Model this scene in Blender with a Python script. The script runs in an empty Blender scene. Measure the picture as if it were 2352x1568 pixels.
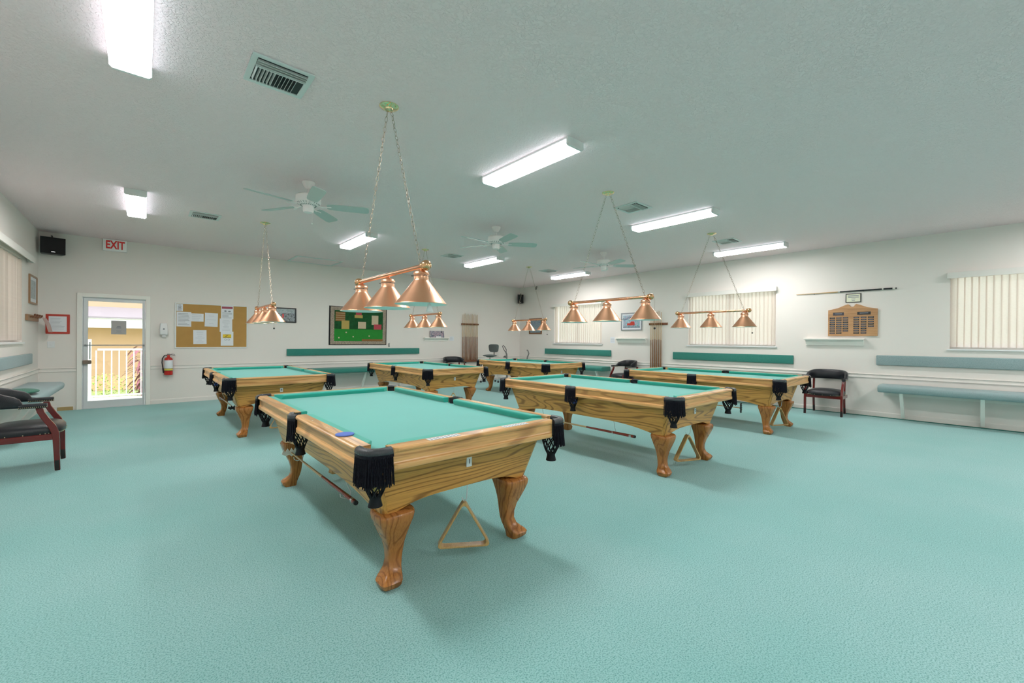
import bpy, bmesh, math, random
from mathutils import Vector, Matrix
random.seed(7)
PI = math.pi
scene = bpy.context.scene
COL = scene.collection

# ------------------------------------------------------------------ camera, sky, sun, exposure
CAM_H = 1.31
def make_camera():
    yaw, pitch, roll = 0.719449668, -0.00298103, 0.00804652
    fwd = Vector((math.sin(yaw)*math.cos(pitch), math.cos(yaw)*math.cos(pitch), math.sin(pitch)))
    right = Vector((math.cos(yaw), -math.sin(yaw), 0))
    up = right.cross(fwd)
    r = right*math.cos(roll) + up*math.sin(roll)
    u = up*math.cos(roll) - right*math.sin(roll)
    cam = bpy.data.cameras.new('camera')
    cam.sensor_width = 36.0
    cam.lens = 36.0*966.11429/2352.0
    cam.clip_start = 0.05
    cam.clip_end = 300
    o = bpy.data.objects.new('camera', cam)
    COL.objects.link(o)
    m = Matrix((r, u, -fwd)).transposed().to_4x4()
    m.translation = Vector((0, 0, CAM_H))
    o.matrix_world = m
    scene.camera = o
make_camera()

vs = scene.view_settings
vs.view_transform = 'Standard'
vs.look = 'None'
vs.gamma = 1.0
vs.use_curve_mapping = False
vs.exposure = 0.46

world = bpy.data.worlds.new('world')
scene.world = world
world.use_nodes = True
bg = world.node_tree.nodes['Background']
bg.inputs[0].default_value = (0.86, 0.93, 1.0, 1)
bg.inputs[1].default_value = 2.9

sun_data = bpy.data.lights.new('sun', 'SUN')
sun_data.energy = 2.4
sun_data.color = (1.0, 0.93, 0.82)
sun_data.angle = 0.02
sun = bpy.data.objects.new('sun', sun_data)
COL.objects.link(sun)
sun.rotation_euler = (math.radians(22), 0, math.radians(5))
LAMP_STRENGTH = 42.0

# ------------------------------------------------------------------ room numbers
XL, XR, YB, YF, ZC = -1.366, 9.857, 10.841, -3.6, 3.127
WT = 0.18

# ------------------------------------------------------------------ materials
M = {}
def nt(name):
    m = bpy.data.materials.new(name)
    m.use_nodes = True
    n = m.node_tree.nodes
    return m, m.node_tree, n, n['Principled BSDF']
def N(t, typ, **kw):
    n = t.nodes.new(typ)
    for k, v in kw.items():
        setattr(n, k, v)
    return n
def plain(name, col, rough=0.5, metal=0.0, spec=0.5, bump=0, bscale=60, var=0.0, vscale=4.0, sheen=0.0, coat=0.0):
    m, t, n, b = nt(name)
    b.inputs['Base Color'].default_value = (*col, 1)
    b.inputs['Roughness'].default_value = rough
    b.inputs['Metallic'].default_value = metal
    b.inputs['Specular IOR Level'].default_value = spec
    b.inputs['Sheen Weight'].default_value = sheen
    b.inputs['Coat Weight'].default_value = coat
    tc = N(t, 'ShaderNodeTexCoord')
    if var:
        no = N(t, 'ShaderNodeTexNoise')
        no.inputs['Scale'].default_value = vscale
        no.inputs['Detail'].default_value = 5
        t.links.new(tc.outputs['Object'], no.inputs['Vector'])
        mx = N(t, 'ShaderNodeMix', data_type='RGBA')
        mx.inputs[6].default_value = (*[max(0, c*(1-var)) for c in col], 1)
        mx.inputs[7].default_value = (*[min(1, c*(1+var)) for c in col], 1)
        t.links.new(no.outputs['Fac'], mx.inputs[0])
        t.links.new(mx.outputs[2], b.inputs['Base Color'])
    if bump:
        no2 = N(t, 'ShaderNodeTexNoise')
        no2.inputs['Scale'].default_value = bscale
        no2.inputs['Detail'].default_value = 4
        t.links.new(tc.outputs['Object'], no2.inputs['Vector'])
        bp = N(t, 'ShaderNodeBump')
        bp.inputs['Strength'].default_value = bump
        bp.inputs['Distance'].default_value = 0.01
        t.links.new(no2.outputs['Fac'], bp.inputs['Height'])
        t.links.new(bp.outputs['Normal'], b.inputs['Normal'])
    M[name] = m
    return m
def oak(name, c1, c2, axis, freq=14.0, rough=0.34, contrast=0.5):
    """oak grain running along the given local axis"""
    m, t, n, b = nt(name)
    tc = N(t, 'ShaderNodeTexCoord')
    oi = N(t, 'ShaderNodeObjectInfo')
    mp = N(t, 'ShaderNodeMapping')
    sc = [1.0, 1.0, 1.0]
    sc[axis] = 0.13
    mp.inputs['Scale'].default_value = sc
    add = N(t, 'ShaderNodeVectorMath', operation='MULTIPLY_ADD')
    add.inputs[1].default_value = (3.7, 5.1, 2.3)
    t.links.new(oi.outputs['Random'], add.inputs[0])
    t.links.new(tc.outputs['Object'], add.inputs[2])
    t.links.new(add.outputs[0], mp.inputs['Vector'])
    n1 = N(t, 'ShaderNodeTexNoise')
    n1.inputs['Scale'].default_value = 2.6
    n1.inputs['Detail'].default_value = 3.0
    n1.inputs['Roughness'].default_value = 0.42
    t.links.new(mp.outputs[0], n1.inputs['Vector'])
    ml = N(t, 'ShaderNodeMath', operation='MULTIPLY')
    ml.inputs[1].default_value = freq*6.0
    t.links.new(n1.outputs['Fac'], ml.inputs[0])
    sn = N(t, 'ShaderNodeMath', operation='SINE')
    t.links.new(ml.outputs[0], sn.inputs[0])
    rmp = N(t, 'ShaderNodeValToRGB')
    rmp.color_ramp.elements[0].position = 0.02
    rmp.color_ramp.elements[0].color = (0, 0, 0, 1)
    rmp.color_ramp.elements[1].position = 0.30
    rmp.color_ramp.elements[1].color = (1, 1, 1, 1)
    mr = N(t, 'ShaderNodeMapRange')
    mr.inputs[1].default_value = -1
    mr.inputs[2].default_value = 1
    t.links.new(sn.outputs[0], mr.inputs[0])
    t.links.new(mr.outputs[0], rmp.inputs[0])
    # fine fibres
    mp2 = N(t, 'ShaderNodeMapping')
    sc2 = [140.0, 140.0, 140.0]
    sc2[axis] = 5.0
    mp2.inputs['Scale'].default_value = sc2
    t.links.new(add.outputs[0], mp2.inputs['Vector'])
    n2 = N(t, 'ShaderNodeTexNoise')
    n2.inputs['Scale'].default_value = 1.0
    n2.inputs['Detail'].default_value = 2.0
    t.links.new(mp2.outputs[0], n2.inputs['Vector'])
    mx = N(t, 'ShaderNodeMix', data_type='RGBA')
    mx.inputs[6].default_value = (*[a*(1-contrast)+bb*contrast for a, bb in zip(c1, c2)], 1)
    mx.inputs[7].default_value = (*c1, 1)
    t.links.new(rmp.outputs[0], mx.inputs[0])
    mx2 = N(t, 'ShaderNodeMix', data_type='RGBA', blend_type='MULTIPLY')
    mx2.inputs[0].default_value = 0.55
    t.links.new(mx.outputs[2], mx2.inputs[6])
    r2 = N(t, 'ShaderNodeValToRGB')
    r2.color_ramp.elements[0].position = 0.3
    r2.color_ramp.elements[0].color = (0.62, 0.56, 0.50, 1)
    r2.color_ramp.elements[1].position = 0.6
    r2.color_ramp.elements[1].color = (1, 1, 1, 1)
    t.links.new(n2.outputs['Fac'], r2.inputs[0])
    t.links.new(r2.outputs[0], mx2.inputs[7])
    t.links.new(mx2.outputs[2], b.inputs['Base Color'])
    b.inputs['Roughness'].default_value = rough
    b.inputs['Coat Weight'].default_value = 0.10
    b.inputs['Coat Roughness'].default_value = 0.25
    b.inputs['Specular IOR Level'].default_value = 0.4
    M[name] = m

RAILC, RAILD = (0.78, 0.440, 0.170), (0.36, 0.150, 0.045)
for i, a in enumerate('xyz'):
    oak('oak_rail_'+a, RAILC, RAILD, i, 17.0, 0.30, 0.55)
    oak('oak_cabinet_'+a, (0.70, 0.345, 0.082), (0.22, 0.080, 0.016), i, 30.0, 0.38, 0.72)
oak('oak_leg', (0.47, 0.185, 0.045), (0.19, 0.060, 0.013), 2, 30.0, 0.25, 0.6)
oak('oak_plaque', (0.58, 0.32, 0.15), (0.42, 0.21, 0.09), 0, 4.0, 0.35, 0.5)
oak('pale_wood', (0.62, 0.40, 0.16), (0.42, 0.24, 0.08), 2, 6.0, 0.35, 0.5)
plain('baize', (0.098, 0.450, 0.395), 0.85, sheen=0.35, var=0.05, vscale=3, spec=0.2)
plain('baize_cushion', (0.040, 0.425, 0.335), 0.8, sheen=0.30, spec=0.2)  # bed cloth darkened: shade on the cushion faces is in the colour
plain('leather', (0.008, 0.009, 0.014), 0.28, bump=0.25, bscale=250)
plain('pocket_leather', (0.040, 0.044, 0.050), 0.26, bump=0.3, bscale=200)
plain('fringe', (0.004, 0.004, 0.011), 0.6, spec=0.25, bump=0.8, bscale=300)
plain('net', (0.005, 0.005, 0.008), 0.6, spec=0.3)
plain('mahogany', (0.150, 0.011, 0.010), 0.22, var=0.25, vscale=8, coat=0.4)
plain('brass_nail', (0.85, 0.72, 0.45), 0.3, 1.0)
plain('dark_foot', (0.012, 0.009, 0.009), 0.4)
plain('copper', (0.82, 0.44, 0.27), 0.36, 1.0)
plain('copper_polish', (0.82, 0.43, 0.26), 0.26, 1.0)
plain('gold', (0.74, 0.44, 0.23), 0.20, 1.0)
plain('shade_inside', (0.80, 0.82, 0.80), 0.5)
plain('chain', (0.45, 0.35, 0.27), 0.35, 1.0)
plain('brass', (0.85, 0.75, 0.45), 0.08, 1.0)
plain('white_metal', (0.80, 0.80, 0.78), 0.4)
plain('fan_white', (0.93, 0.86, 0.84), 0.35)
plain('fan_blade', (0.50, 0.56, 0.53), 0.35)  # white blades, with the shade of their undersides painted into the colour
plain('vent_dark', (0.03, 0.035, 0.035), 0.7)
plain('vent_white', (0.72, 0.74, 0.72), 0.45)
plain('trim_white', (0.92, 0.89, 0.83), 0.45)
plain('wall_paint', (0.83, 0.775, 0.725), 0.6, bump=0.06, bscale=120)
plain('aluminium', (0.72, 0.74, 0.75), 0.4, 0.1)
plain('bronze', (0.25, 0.19, 0.15), 0.4, 0.4)
plain('grey_line', (0.34, 0.35, 0.37), 0.5, 0.3)
plain('paper', (0.80, 0.81, 0.84), 0.7)
plain('paper_cream', (0.82, 0.80, 0.62), 0.7)
plain('paper_grey', (0.46, 0.44, 0.43), 0.7)
plain('ink', (0.25, 0.26, 0.29), 0.8)
plain('ink_soft', (0.55, 0.56, 0.60), 0.8)
plain('ink_black', (0.03, 0.03, 0.03), 0.6)
plain('poster_red', (0.40, 0.09, 0.13), 0.7)
plain('notice_yellow', (0.85, 0.62, 0.03), 0.6)
plain('cork', (0.52, 0.29, 0.085), 0.9, bump=0.3, bscale=300, var=0.10, vscale=6)
plain('red_paint', (0.55, 0.045, 0.025), 0.4)
plain('extinguisher_red', (0.55, 0.02, 0.015), 0.25)
plain('exit_red', (0.85, 0.05, 0.045), 0.5)
plain('label_yellow', (0.75, 0.62, 0.10), 0.5)
plain('rubber', (0.02, 0.02, 0.022), 0.5)
plain('black_plastic', (0.012, 0.011, 0.012), 0.45)
plain('black_cloth', (0.010, 0.008, 0.009), 0.8)
plain('white_plastic', (0.80, 0.80, 0.80), 0.35)
plain('sign_white', (0.93, 0.92, 0.90), 0.35)
plain('dark_frame', (0.035, 0.035, 0.035), 0.4)
plain('brown_frame', (0.22, 0.09, 0.035), 0.4)
plain('tan_frame', (0.36, 0.20, 0.10), 0.35)
plain('grey_fabric', (0.13, 0.15, 0.145), 0.9, bump=0.3, bscale=400)
plain('grey_metal', (0.20, 0.205, 0.20), 0.4, 0.3)
plain('chrome', (0.75, 0.75, 0.75), 0.2, 1.0)
plain('cue_maple', (0.55, 0.37, 0.18), 0.3, coat=0.3)
plain('cue_butt', (0.24, 0.105, 0.035), 0.25, coat=0.4, var=0.3, vscale=6)
plain('cue_butt_red', (0.24, 0.035, 0.02), 0.22, coat=0.4)
plain('cue_black', (0.015, 0.018, 0.02), 0.3)
plain('ivory', (0.80, 0.78, 0.70), 0.35)
plain('rack_wood', (0.20, 0.07, 0.03), 0.4, var=0.2)
plain('cord_white', (0.62, 0.68, 0.68), 0.5)
plain('blue_chalk', (0.13, 0.22, 0.66), 0.8)
plain('ball_blue', (0.10, 0.18, 0.65), 0.12)
plain('ball_gold', (0.62, 0.50, 0.16), 0.12)
plain('hook_metal', (0.16, 0.15, 0.14), 0.4, 0.7)
plain('pink_glove', (0.58, 0.40, 0.36), 0.8)
plain('pile_green', (0.010, 0.150, 0.095), 0.95, bump=1.0, bscale=120, sheen=0.3)
plain('valance_cream', (0.78, 0.75, 0.70), 0.5)
plain('dark_green_strip', (0.018, 0.175, 0.140), 0.95, bump=0.6, bscale=200)
plain('tan_base', (0.48, 0.33, 0.14), 0.6)
plain('render_orange', (0.60, 0.375, 0.225), 0.8, var=0.06)
plain('render_cream', (0.46, 0.34, 0.22), 0.8)
plain('roof_tile', (0.27, 0.23, 0.26), 0.8, var=0.1, vscale=8)
plain('rail_white', (0.85, 0.85, 0.85), 0.4)
plain('hedge', (0.25, 0.40, 0.06), 0.7, var=0.5, vscale=9)
plain('hedge_yellow', (0.62, 0.62, 0.12), 0.7, var=0.3, vscale=9)
plain('cordyline', (0.30, 0.09, 0.12), 0.5, var=0.4, vscale=5)
plain('concrete', (0.62, 0.60, 0.56), 0.9, var=0.1)
plain('grass_ground', (0.30, 0.36, 0.16), 0.9, var=0.2)
plain('tapestry_green', (0.020, 0.24, 0.030), 0.9, var=0.12, vscale=25)
plain('tapestry_dark', (0.006, 0.075, 0.018), 0.9, var=0.7, vscale=14)
plain('tapestry_gold', (0.48, 0.35, 0.10), 0.9)
plain('tapestry_cream', (0.60, 0.48, 0.32), 0.9)
plain('tapestry_brown', (0.27, 0.13, 0.04), 0.9)
plain('tapestry_red', (0.50, 0.07, 0.09), 0.9)
plain('plate_metal', (0.055, 0.050, 0.065), 0.3, 0.0, var=0.6, vscale=30)

# patterned materials
def carpet_mat(name, c1, c2, worn, scale=1.0):
    m, t, n, b = nt(name)
    tc = N(t, 'ShaderNodeTexCoord')
    big = N(t, 'ShaderNodeTexNoise'); big.inputs['Scale'].default_value = 0.55; big.inputs['Detail'].default_value = 4
    fine = N(t, 'ShaderNodeTexNoise'); fine.inputs['Scale'].default_value = 150*scale; fine.inputs['Detail'].default_value = 3
    vor = N(t, 'ShaderNodeTexVoronoi'); vor.inputs['Scale'].default_value = 260*scale
    for x in (big, fine, vor):
        t.links.new(tc.outputs['Object'], x.inputs['Vector'])
    m1 = N(t, 'ShaderNodeMix', data_type='RGBA')
    m1.inputs[6].default_value = (*c1, 1); m1.inputs[7].default_value = (*worn, 1)
    r = N(t, 'ShaderNodeValToRGB'); r.color_ramp.elements[0].position = 0.40; r.color_ramp.elements[1].position = 0.62
    t.links.new(big.outputs['Fac'], r.inputs[0]); t.links.new(r.outputs[0], m1.inputs[0])
    m2 = N(t, 'ShaderNodeMix', data_type='RGBA')
    m2.inputs[6].default_value = (*c2, 1)
    r2 = N(t, 'ShaderNodeValToRGB'); r2.color_ramp.elements[0].position = 0.32; r2.color_ramp.elements[1].position = 0.56
    t.links.new(fine.outputs['Fac'], r2.inputs[0]); t.links.new(r2.outputs[0], m2.inputs[0])
    t.links.new(m1.outputs[2], m2.inputs[7])
    t.links.new(m2.outputs[2], b.inputs['Base Color'])
    b.inputs['Roughness'].default_value = 0.95
    b.inputs['Specular IOR Level'].default_value = 0.15
    b.inputs['Sheen Weight'].default_value = 0.25
    bp = N(t, 'ShaderNodeBump'); bp.inputs['Strength'].default_value = 0.28; bp.inputs['Distance'].default_value = 0.005
    t.links.new(vor.outputs['Distance'], bp.inputs['Height']); t.links.new(bp.outputs['Normal'], b.inputs['Normal'])
    M[name] = m
carpet_mat('carpet', (0.275, 0.550, 0.530), (0.120, 0.325, 0.305), (0.350, 0.590, 0.580))
carpet_mat('bench_carpet', (0.310, 0.415, 0.420), (0.200, 0.300, 0.300), (0.390, 0.470, 0.480), 2.0)
carpet_mat('bench_carpet_green', (0.050, 0.260, 0.210), (0.022, 0.165, 0.130), (0.075, 0.290, 0.245), 2.0)

def ceiling_mat():
    m, t, n, b = nt('ceiling_texture')
    tc = N(t, 'ShaderNodeTexCoord')
    n1 = N(t, 'ShaderNodeTexNoise'); n1.inputs['Scale'].default_value = 42; n1.inputs['Detail'].default_value = 5; n1.inputs['Distortion'].default_value = 0.9
    t.links.new(tc.outputs['Object'], n1.inputs['Vector'])
    r = N(t, 'ShaderNodeValToRGB'); r.color_ramp.elements[0].position = 0.44; r.color_ramp.elements[1].position = 0.56
    t.links.new(n1.outputs['Fac'], r.inputs[0])
    bp = N(t, 'ShaderNodeBump'); bp.inputs['Strength'].default_value = 0.55; bp.inputs['Distance'].default_value = 0.006
    t.links.new(r.outputs[0], bp.inputs['Height']); t.links.new(bp.outputs['Normal'], b.inputs['Normal'])
    b.inputs['Base Color'].default_value = (0.96, 0.775, 0.785, 1)
    b.inputs['Roughness'].default_value = 0.8
    M['ceiling'] = m
ceiling_mat()

def lamp_mat(key, f, col=(1.0, 0.98, 0.97, 1)):
    m, t, n, b = nt(key)
    b.inputs['Base Color'].default_value = (0.9, 0.9, 0.9, 1)
    b.inputs['Emission Color'].default_value = col
    b.inputs['Emission Strength'].default_value = LAMP_STRENGTH*f
    M[key] = m
lamp_mat('lamp_lens', 1.0)
lamp_mat('lamp_lens_side', 0.065, (0.82, 0.92, 1.0, 1))

def glass_mat():
    m = bpy.data.materials.new('glass'); m.use_nodes = True
    t = m.node_tree; t.nodes.clear()
    out = N(t, 'ShaderNodeOutputMaterial'); mx = N(t, 'ShaderNodeMixShader')
    tr = N(t, 'ShaderNodeBsdfTransparent'); gl = N(t, 'ShaderNodeBsdfGlossy'); fr = N(t, 'ShaderNodeFresnel')
    tr.inputs[0].default_value = (0.93, 0.95, 0.94, 1)
    gl.inputs['Roughness'].default_value = 0.02
    fr.inputs[0].default_value = 1.45
    t.links.new(fr.outputs[0], mx.inputs[0]); t.links.new(tr.outputs[0], mx.inputs[1]); t.links.new(gl.outputs[0], mx.inputs[2])
    t.links.new(mx.outputs[0], out.inputs[0])
    M['glass'] = m
glass_mat()
def vane_mat():
    m = bpy.data.materials.new('vane_fabric'); m.use_nodes = True
    t = m.node_tree; t.nodes.clear()
    out = N(t, 'ShaderNodeOutputMaterial'); mx = N(t, 'ShaderNodeMixShader')
    d = N(t, 'ShaderNodeBsdfDiffuse'); tl = N(t, 'ShaderNodeBsdfTranslucent')
    tc = N(t, 'ShaderNodeTexCoord'); mp = N(t, 'ShaderNodeMapping'); mp.inputs['Scale'].default_value = (30, 30, 120)
    no = N(t, 'ShaderNodeTexNoise'); no.inputs['Scale'].default_value = 1.0
    t.links.new(tc.outputs['Object'], mp.inputs[0]); t.links.new(mp.outputs[0], no.inputs['Vector'])
    c = N(t, 'ShaderNodeMix', data_type='RGBA')
    c.inputs[6].default_value = (0.80, 0.685, 0.63, 1); c.inputs[7].default_value = (0.88, 0.79, 0.735, 1)
    t.links.new(no.outputs['Fac'], c.inputs[0])
    t.links.new(c.outputs[2], d.inputs[0]); t.links.new(c.outputs[2], tl.inputs[0])
    mx.inputs[0].default_value = 0.7
    t.links.new(d.outputs[0], mx.inputs[1]); t.links.new(tl.outputs[0], mx.inputs[2]); t.links.new(mx.outputs[0], out.inputs[0])
    M['vane'] = m
vane_mat()

def blotch_mat(name, cols, scale):
    """a small picture: colour patches from a noise ramp"""
    m, t, n, b = nt(name)
    tc = N(t, 'ShaderNodeTexCoord')
    no = N(t, 'ShaderNodeTexNoise'); no.inputs['Scale'].default_value = scale; no.inputs['Detail'].default_value = 3
    t.links.new(tc.outputs['Object'], no.inputs['Vector'])
    r = N(t, 'ShaderNodeValToRGB'); r.color_ramp.interpolation = 'CONSTANT'
    e = r.color_ramp.elements
    for i, c in enumerate(cols):
        pos = 0.30 + 0.40*i/len(cols)
        if i < 2:
            e[i].position = pos; e[i].color = (*c, 1)
        else:
            k = e.new(pos); k.color = (*c, 1)
    t.links.new(no.outputs['Fac'], r.inputs[0]); t.links.new(r.outputs[0], b.inputs['Base Color'])
    b.inputs['Roughness'].default_value = 0.35
    M[name] = m
blotch_mat('photo_crowd', [(0.05, 0.06, 0.06), (0.16, 0.18, 0.18), (0.28, 0.31, 0.32), (0.45, 0.48, 0.50), (0.12, 0.13, 0.2)], 42)
blotch_mat('photo_sky', [(0.30, 0.36, 0.37), (0.42, 0.48, 0.49), (0.36, 0.42, 0.43)], 14)
blotch_mat('photo_group', [(0.16, 0.24, 0.32), (0.08, 0.09, 0.12), (0.36, 0.33, 0.40), (0.42, 0.22, 0.26), (0.30, 0.42, 0.46)], 24)
blotch_mat('photo_cool', [(0.16, 0.26, 0.27), (0.30, 0.38, 0.40), (0.22, 0.26, 0.34), (0.12, 0.20, 0.34)], 30)
blotch_mat('art_sky', [(0.16, 0.40, 0.42), (0.38, 0.52, 0.58), (0.46, 0.42, 0.54), (0.24, 0.46, 0.50)], 12)
blotch_mat('tapestry_border', [(0.26, 0.16, 0.10), (0.55, 0.45, 0.34), (0.10, 0.09, 0.07), (0.46, 0.34, 0.26)], 90)

# ------------------------------------------------------------------ mesh builder
class MB:
    def __init__(s):
        s.v = []; s.f = []; s.m = []; s.mi = 0
    def add(s, vs_, fs):
        o = len(s.v)
        s.v += [tuple(v) for v in vs_]
        for f in fs:
            s.f.append([i+o for i in f]); s.m.append(s.mi)
    def box(s, x0, x1, y0, y1, z0, z1):
        x0, x1 = min(x0, x1), max(x0, x1); y0, y1 = min(y0, y1), max(y0, y1); z0, z1 = min(z0, z1), max(z0, z1)
        v = [(x0,y0,z0),(x1,y0,z0),(x1,y1,z0),(x0,y1,z0),(x0,y0,z1),(x1,y0,z1),(x1,y1,z1),(x0,y1,z1)]
        s.add(v, [(0,3,2,1),(4,5,6,7),(0,1,5,4),(1,2,6,5),(2,3,7,6),(3,0,4,7)])
    def loft(s, rings, cap=True, closed=True):
        n = len(rings[0]); vs_ = [p for r in rings for p in r]; fs = []
        for i in range(len(rings)-1):
            for j in range(n if closed else n-1):
                k = (j+1) % n
                fs.append((i*n+j, i*n+k, (i+1)*n+k, (i+1)*n+j))
        if cap and closed:
            fs.append(tuple(reversed(range(n)))); fs.append(tuple((len(rings)-1)*n+j for j in range(n)))
        s.add(vs_, fs)
    def lathe(s, prof, seg=24, center=(0,0,0), axis='z', cap=True, a0=0.0, a1=2*PI):
        c = Vector(center); rings = []
        full = abs(a1-a0-2*PI) < 1e-6
        cnt = seg if full else seg+1
        for r, h in prof:
            ring = []
            for i in range(cnt):
                a = a0+(a1-a0)*i/seg
                x, y = r*math.cos(a), r*math.sin(a)
                p = {'z': (x, y, h), 'y': (x, h, -y), 'x': (h, x, y)}[axis]
                ring.append(c+Vector(p))
            rings.append(ring)
        s.loft(rings, cap and full, full)
    def tube(s, pts, r, seg=8, cap=True):
        pts = [Vector(p) for p in pts]
        rs = r if isinstance(r, (list, tuple)) else [r]*len(pts)
        rings = []; ref = None
        for i, p in enumerate(pts):
            d = (pts[min(i+1, len(pts)-1)]-pts[max(i-1, 0)])
            if d.length < 1e-9: d = Vector((0, 0, 1))
            d.normalize()
            if ref is None:
                ref = Vector((0, 0, 1)) if abs(d.z) < 0.9 else Vector((1, 0, 0))
            a = d.cross(ref)
            if a.length < 1e-6: a = d.cross(Vector((0.3, 1, 0.2)))
            a.normalize(); b = a.cross(d).normalized(); ref = b
            rings.append([p+(a*math.cos(2*PI*k/seg)+b*math.sin(2*PI*k/seg))*rs[i] for k in range(seg)])
        s.loft(rings, cap)
    def ring(s, pts, r, seg=5):
        """closed tube"""
        pts = [Vector(p) for p in pts]; n = len(pts)
        nrm = Vector((0, 0, 0))
        c = sum(pts, Vector())/n
        for i in range(n): nrm += (pts[i]-c).cross(pts[(i+1) % n]-c)
        nrm.normalize()
        vs_ = []; fs = []
        for i in range(n):
            d = (pts[(i+1) % n]-pts[i-1]).normalized(); a = d.cross(nrm)
            vs_ += [pts[i]+(a*math.cos(2*PI*k/seg)+nrm*math.sin(2*PI*k/seg))*r for k in range(seg)]
        for i in range(n):
            for k in range(seg):
                fs.append((i*seg+k, i*seg+(k+1) % seg, ((i+1) % n)*seg+(k+1) % seg, ((i+1) % n)*seg+k))
        s.add(vs_, fs)
    def sphere(s, c, r, seg=12, rings=8, sc=(1, 1, 1)):
        prof = [(max(1e-4, math.sin(PI*i/rings)*r), -math.cos(PI*i/rings)*r) for i in range(rings+1)]
        o = len(s.v); s.lathe(prof, seg)
        for i in range(o, len(s.v)):
            v = s.v[i]; s.v[i] = (v[0]*sc[0]+c[0], v[1]*sc[1]+c[1], v[2]*sc[2]+c[2])
    def prism(s, poly, lo, hi, axes='xyz'):
        """poly in first two axes, extruded on the third"""
        ix = ['xyz'.index(a) for a in axes]
        def P(a, b, c):
            v = [0, 0, 0]; v[ix[0]] = a; v[ix[1]] = b; v[ix[2]] = c; return v
        n = len(poly)
        s.add([P(a, b, lo) for a, b in poly]+[P(a, b, hi) for a, b in poly],
              [tuple(range(n)), tuple(range(2*n-1, n-1, -1))]+[(i, i+n, (i+1) % n+n, (i+1) % n) for i in range(n)])
    def quad(s, a, b, c, d):
        s.add([a, b, c, d], [(0, 1, 2, 3)])
    def xf(s, mat, start=0):
        for i in range(start, len(s.v)):
            s.v[i] = tuple(mat @ Vector(s.v[i]))
    def build(s, name, mats, parent=None, smooth=False, bevel=0.0, seg=2, loc=None, rot=None):
        me = bpy.data.meshes.new(name)
        me.from_pydata(s.v, [], s.f)
        mats = mats if isinstance(mats, (list, tuple)) else [mats]
        for k in mats: me.materials.append(M[k])
        for p, i in zip(me.polygons, s.m): p.material_index = i
        bm = bmesh.new(); bm.from_mesh(me)
        bmesh.ops.recalc_face_normals(bm, faces=bm.faces)
        if bevel:
            bmesh.ops.remove_doubles(bm, verts=bm.verts, dist=1e-5)
            es = [e for e in bm.edges if len(e.link_faces) == 2 and e.calc_face_angle(0) > 0.5]
            bmesh.ops.bevel(bm, geom=es, offset=bevel, segments=seg, profile=0.5, affect='EDGES', clamp_overlap=True)
        bm.to_mesh(me); bm.free()
        if smooth:
            for p in me.polygons: p.use_smooth = True
            me.set_sharp_from_angle(angle=math.radians(42))
        o = bpy.data.objects.new(name, me)
        COL.objects.link(o)
        if parent: o.parent = parent
        if loc: o.location = loc
        if rot: o.rotation_euler = rot
        return o

def tag(o, label, cat, group=None):
    o['label'] = label; o['category'] = cat
    if group: o['group'] = group
    return o
def thing(name, label, cat, loc=(0, 0, 0), rz=0.0, group=None):
    o = bpy.data.objects.new(name, None)
    o.empty_display_size = 0.1
    COL.objects.link(o)
    o.location = loc; o.rotation_euler = (0, 0, rz)
    return tag(o, label, cat, group)
def struct(o, **kw):
    o['kind'] = 'structure'
    return o
def copy_tree(o, parent=None):
    c = o.copy(); COL.objects.link(c)
    if parent: c.parent = parent
    for ch in list(o.children): copy_tree(ch, c)
    return c
def wall_loc(wall, u, z):
    return {'A': ((u, YB, z), 0.0), 'B': ((XR, u, z), -PI/2), 'L': ((XL, u, z), PI/2)}[wall]
def wall_thing(name, label, cat, wall, u, z, group=None):
    """local X = right along the wall, local -Y = out into the room, Z up"""
    l, r = wall_loc(wall, u, z)
    return thing(name, label, cat, l, r, group)
def place_on_wall(o, wall, u, z):
    l, r = wall_loc(wall, u, z)
    o.location = l; o.rotation_euler = (0, 0, r)
    return o
def text(name, body, size, mat, parent, loc, rot=(PI/2, 0, 0), depth=0.001, sx=1.0, bold=0.0):
    cu = bpy.data.curves.new(name, 'FONT')
    cu.body = body; cu.size = size; cu.extrude = depth; cu.align_x = 'CENTER'; cu.align_y = 'CENTER'; cu.offset = bold
    tmp = bpy.data.objects.new(name, cu); COL.objects.link(tmp)
    dg = bpy.context.evaluated_depsgraph_get()
    me = bpy.data.meshes.new_from_object(tmp.evaluated_get(dg))
    bpy.data.objects.remove(tmp)
    me.materials.clear(); me.materials.append(M[mat])
    o = bpy.data.objects.new(name, me); COL.objects.link(o)
    o.parent = parent; o.location = loc; o.rotation_euler = rot; o.scale = (sx, 1, 1)
    return o
def lines(b, x0, x1, z0, z1, n, y, th=0.006, seed=1, centered=False):
    """rows of illegible small print as thin raised strips (material slot mi)"""
    rnd = random.Random(seed)
    for i in range(n):
        z = z1-(z1-z0)*(i+0.5)/n
        if centered:
            w = (x1-x0)*rnd.uniform(0.35, 0.95)/2; c = (x0+x1)/2
            b.box(c-w, c+w, y-0.0006, y, z-th/2, z+th/2)
        else:
            b.box(x0, x0+(x1-x0)*rnd.uniform(0.6, 1.0), y-0.0006, y, z-th/2, z+th/2)

# ------------------------------------------------------------------ room shell
b = MB(); b.box(XL-WT, XR+WT, YF-WT, YB+WT, -0.2, 0.0); struct(b.build('floor', 'carpet'))
b = MB(); b.box(XL-WT, XR+WT, YF-WT, YB+WT, ZC, ZC+0.25); struct(b.build('ceiling', 'ceiling'))

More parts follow.
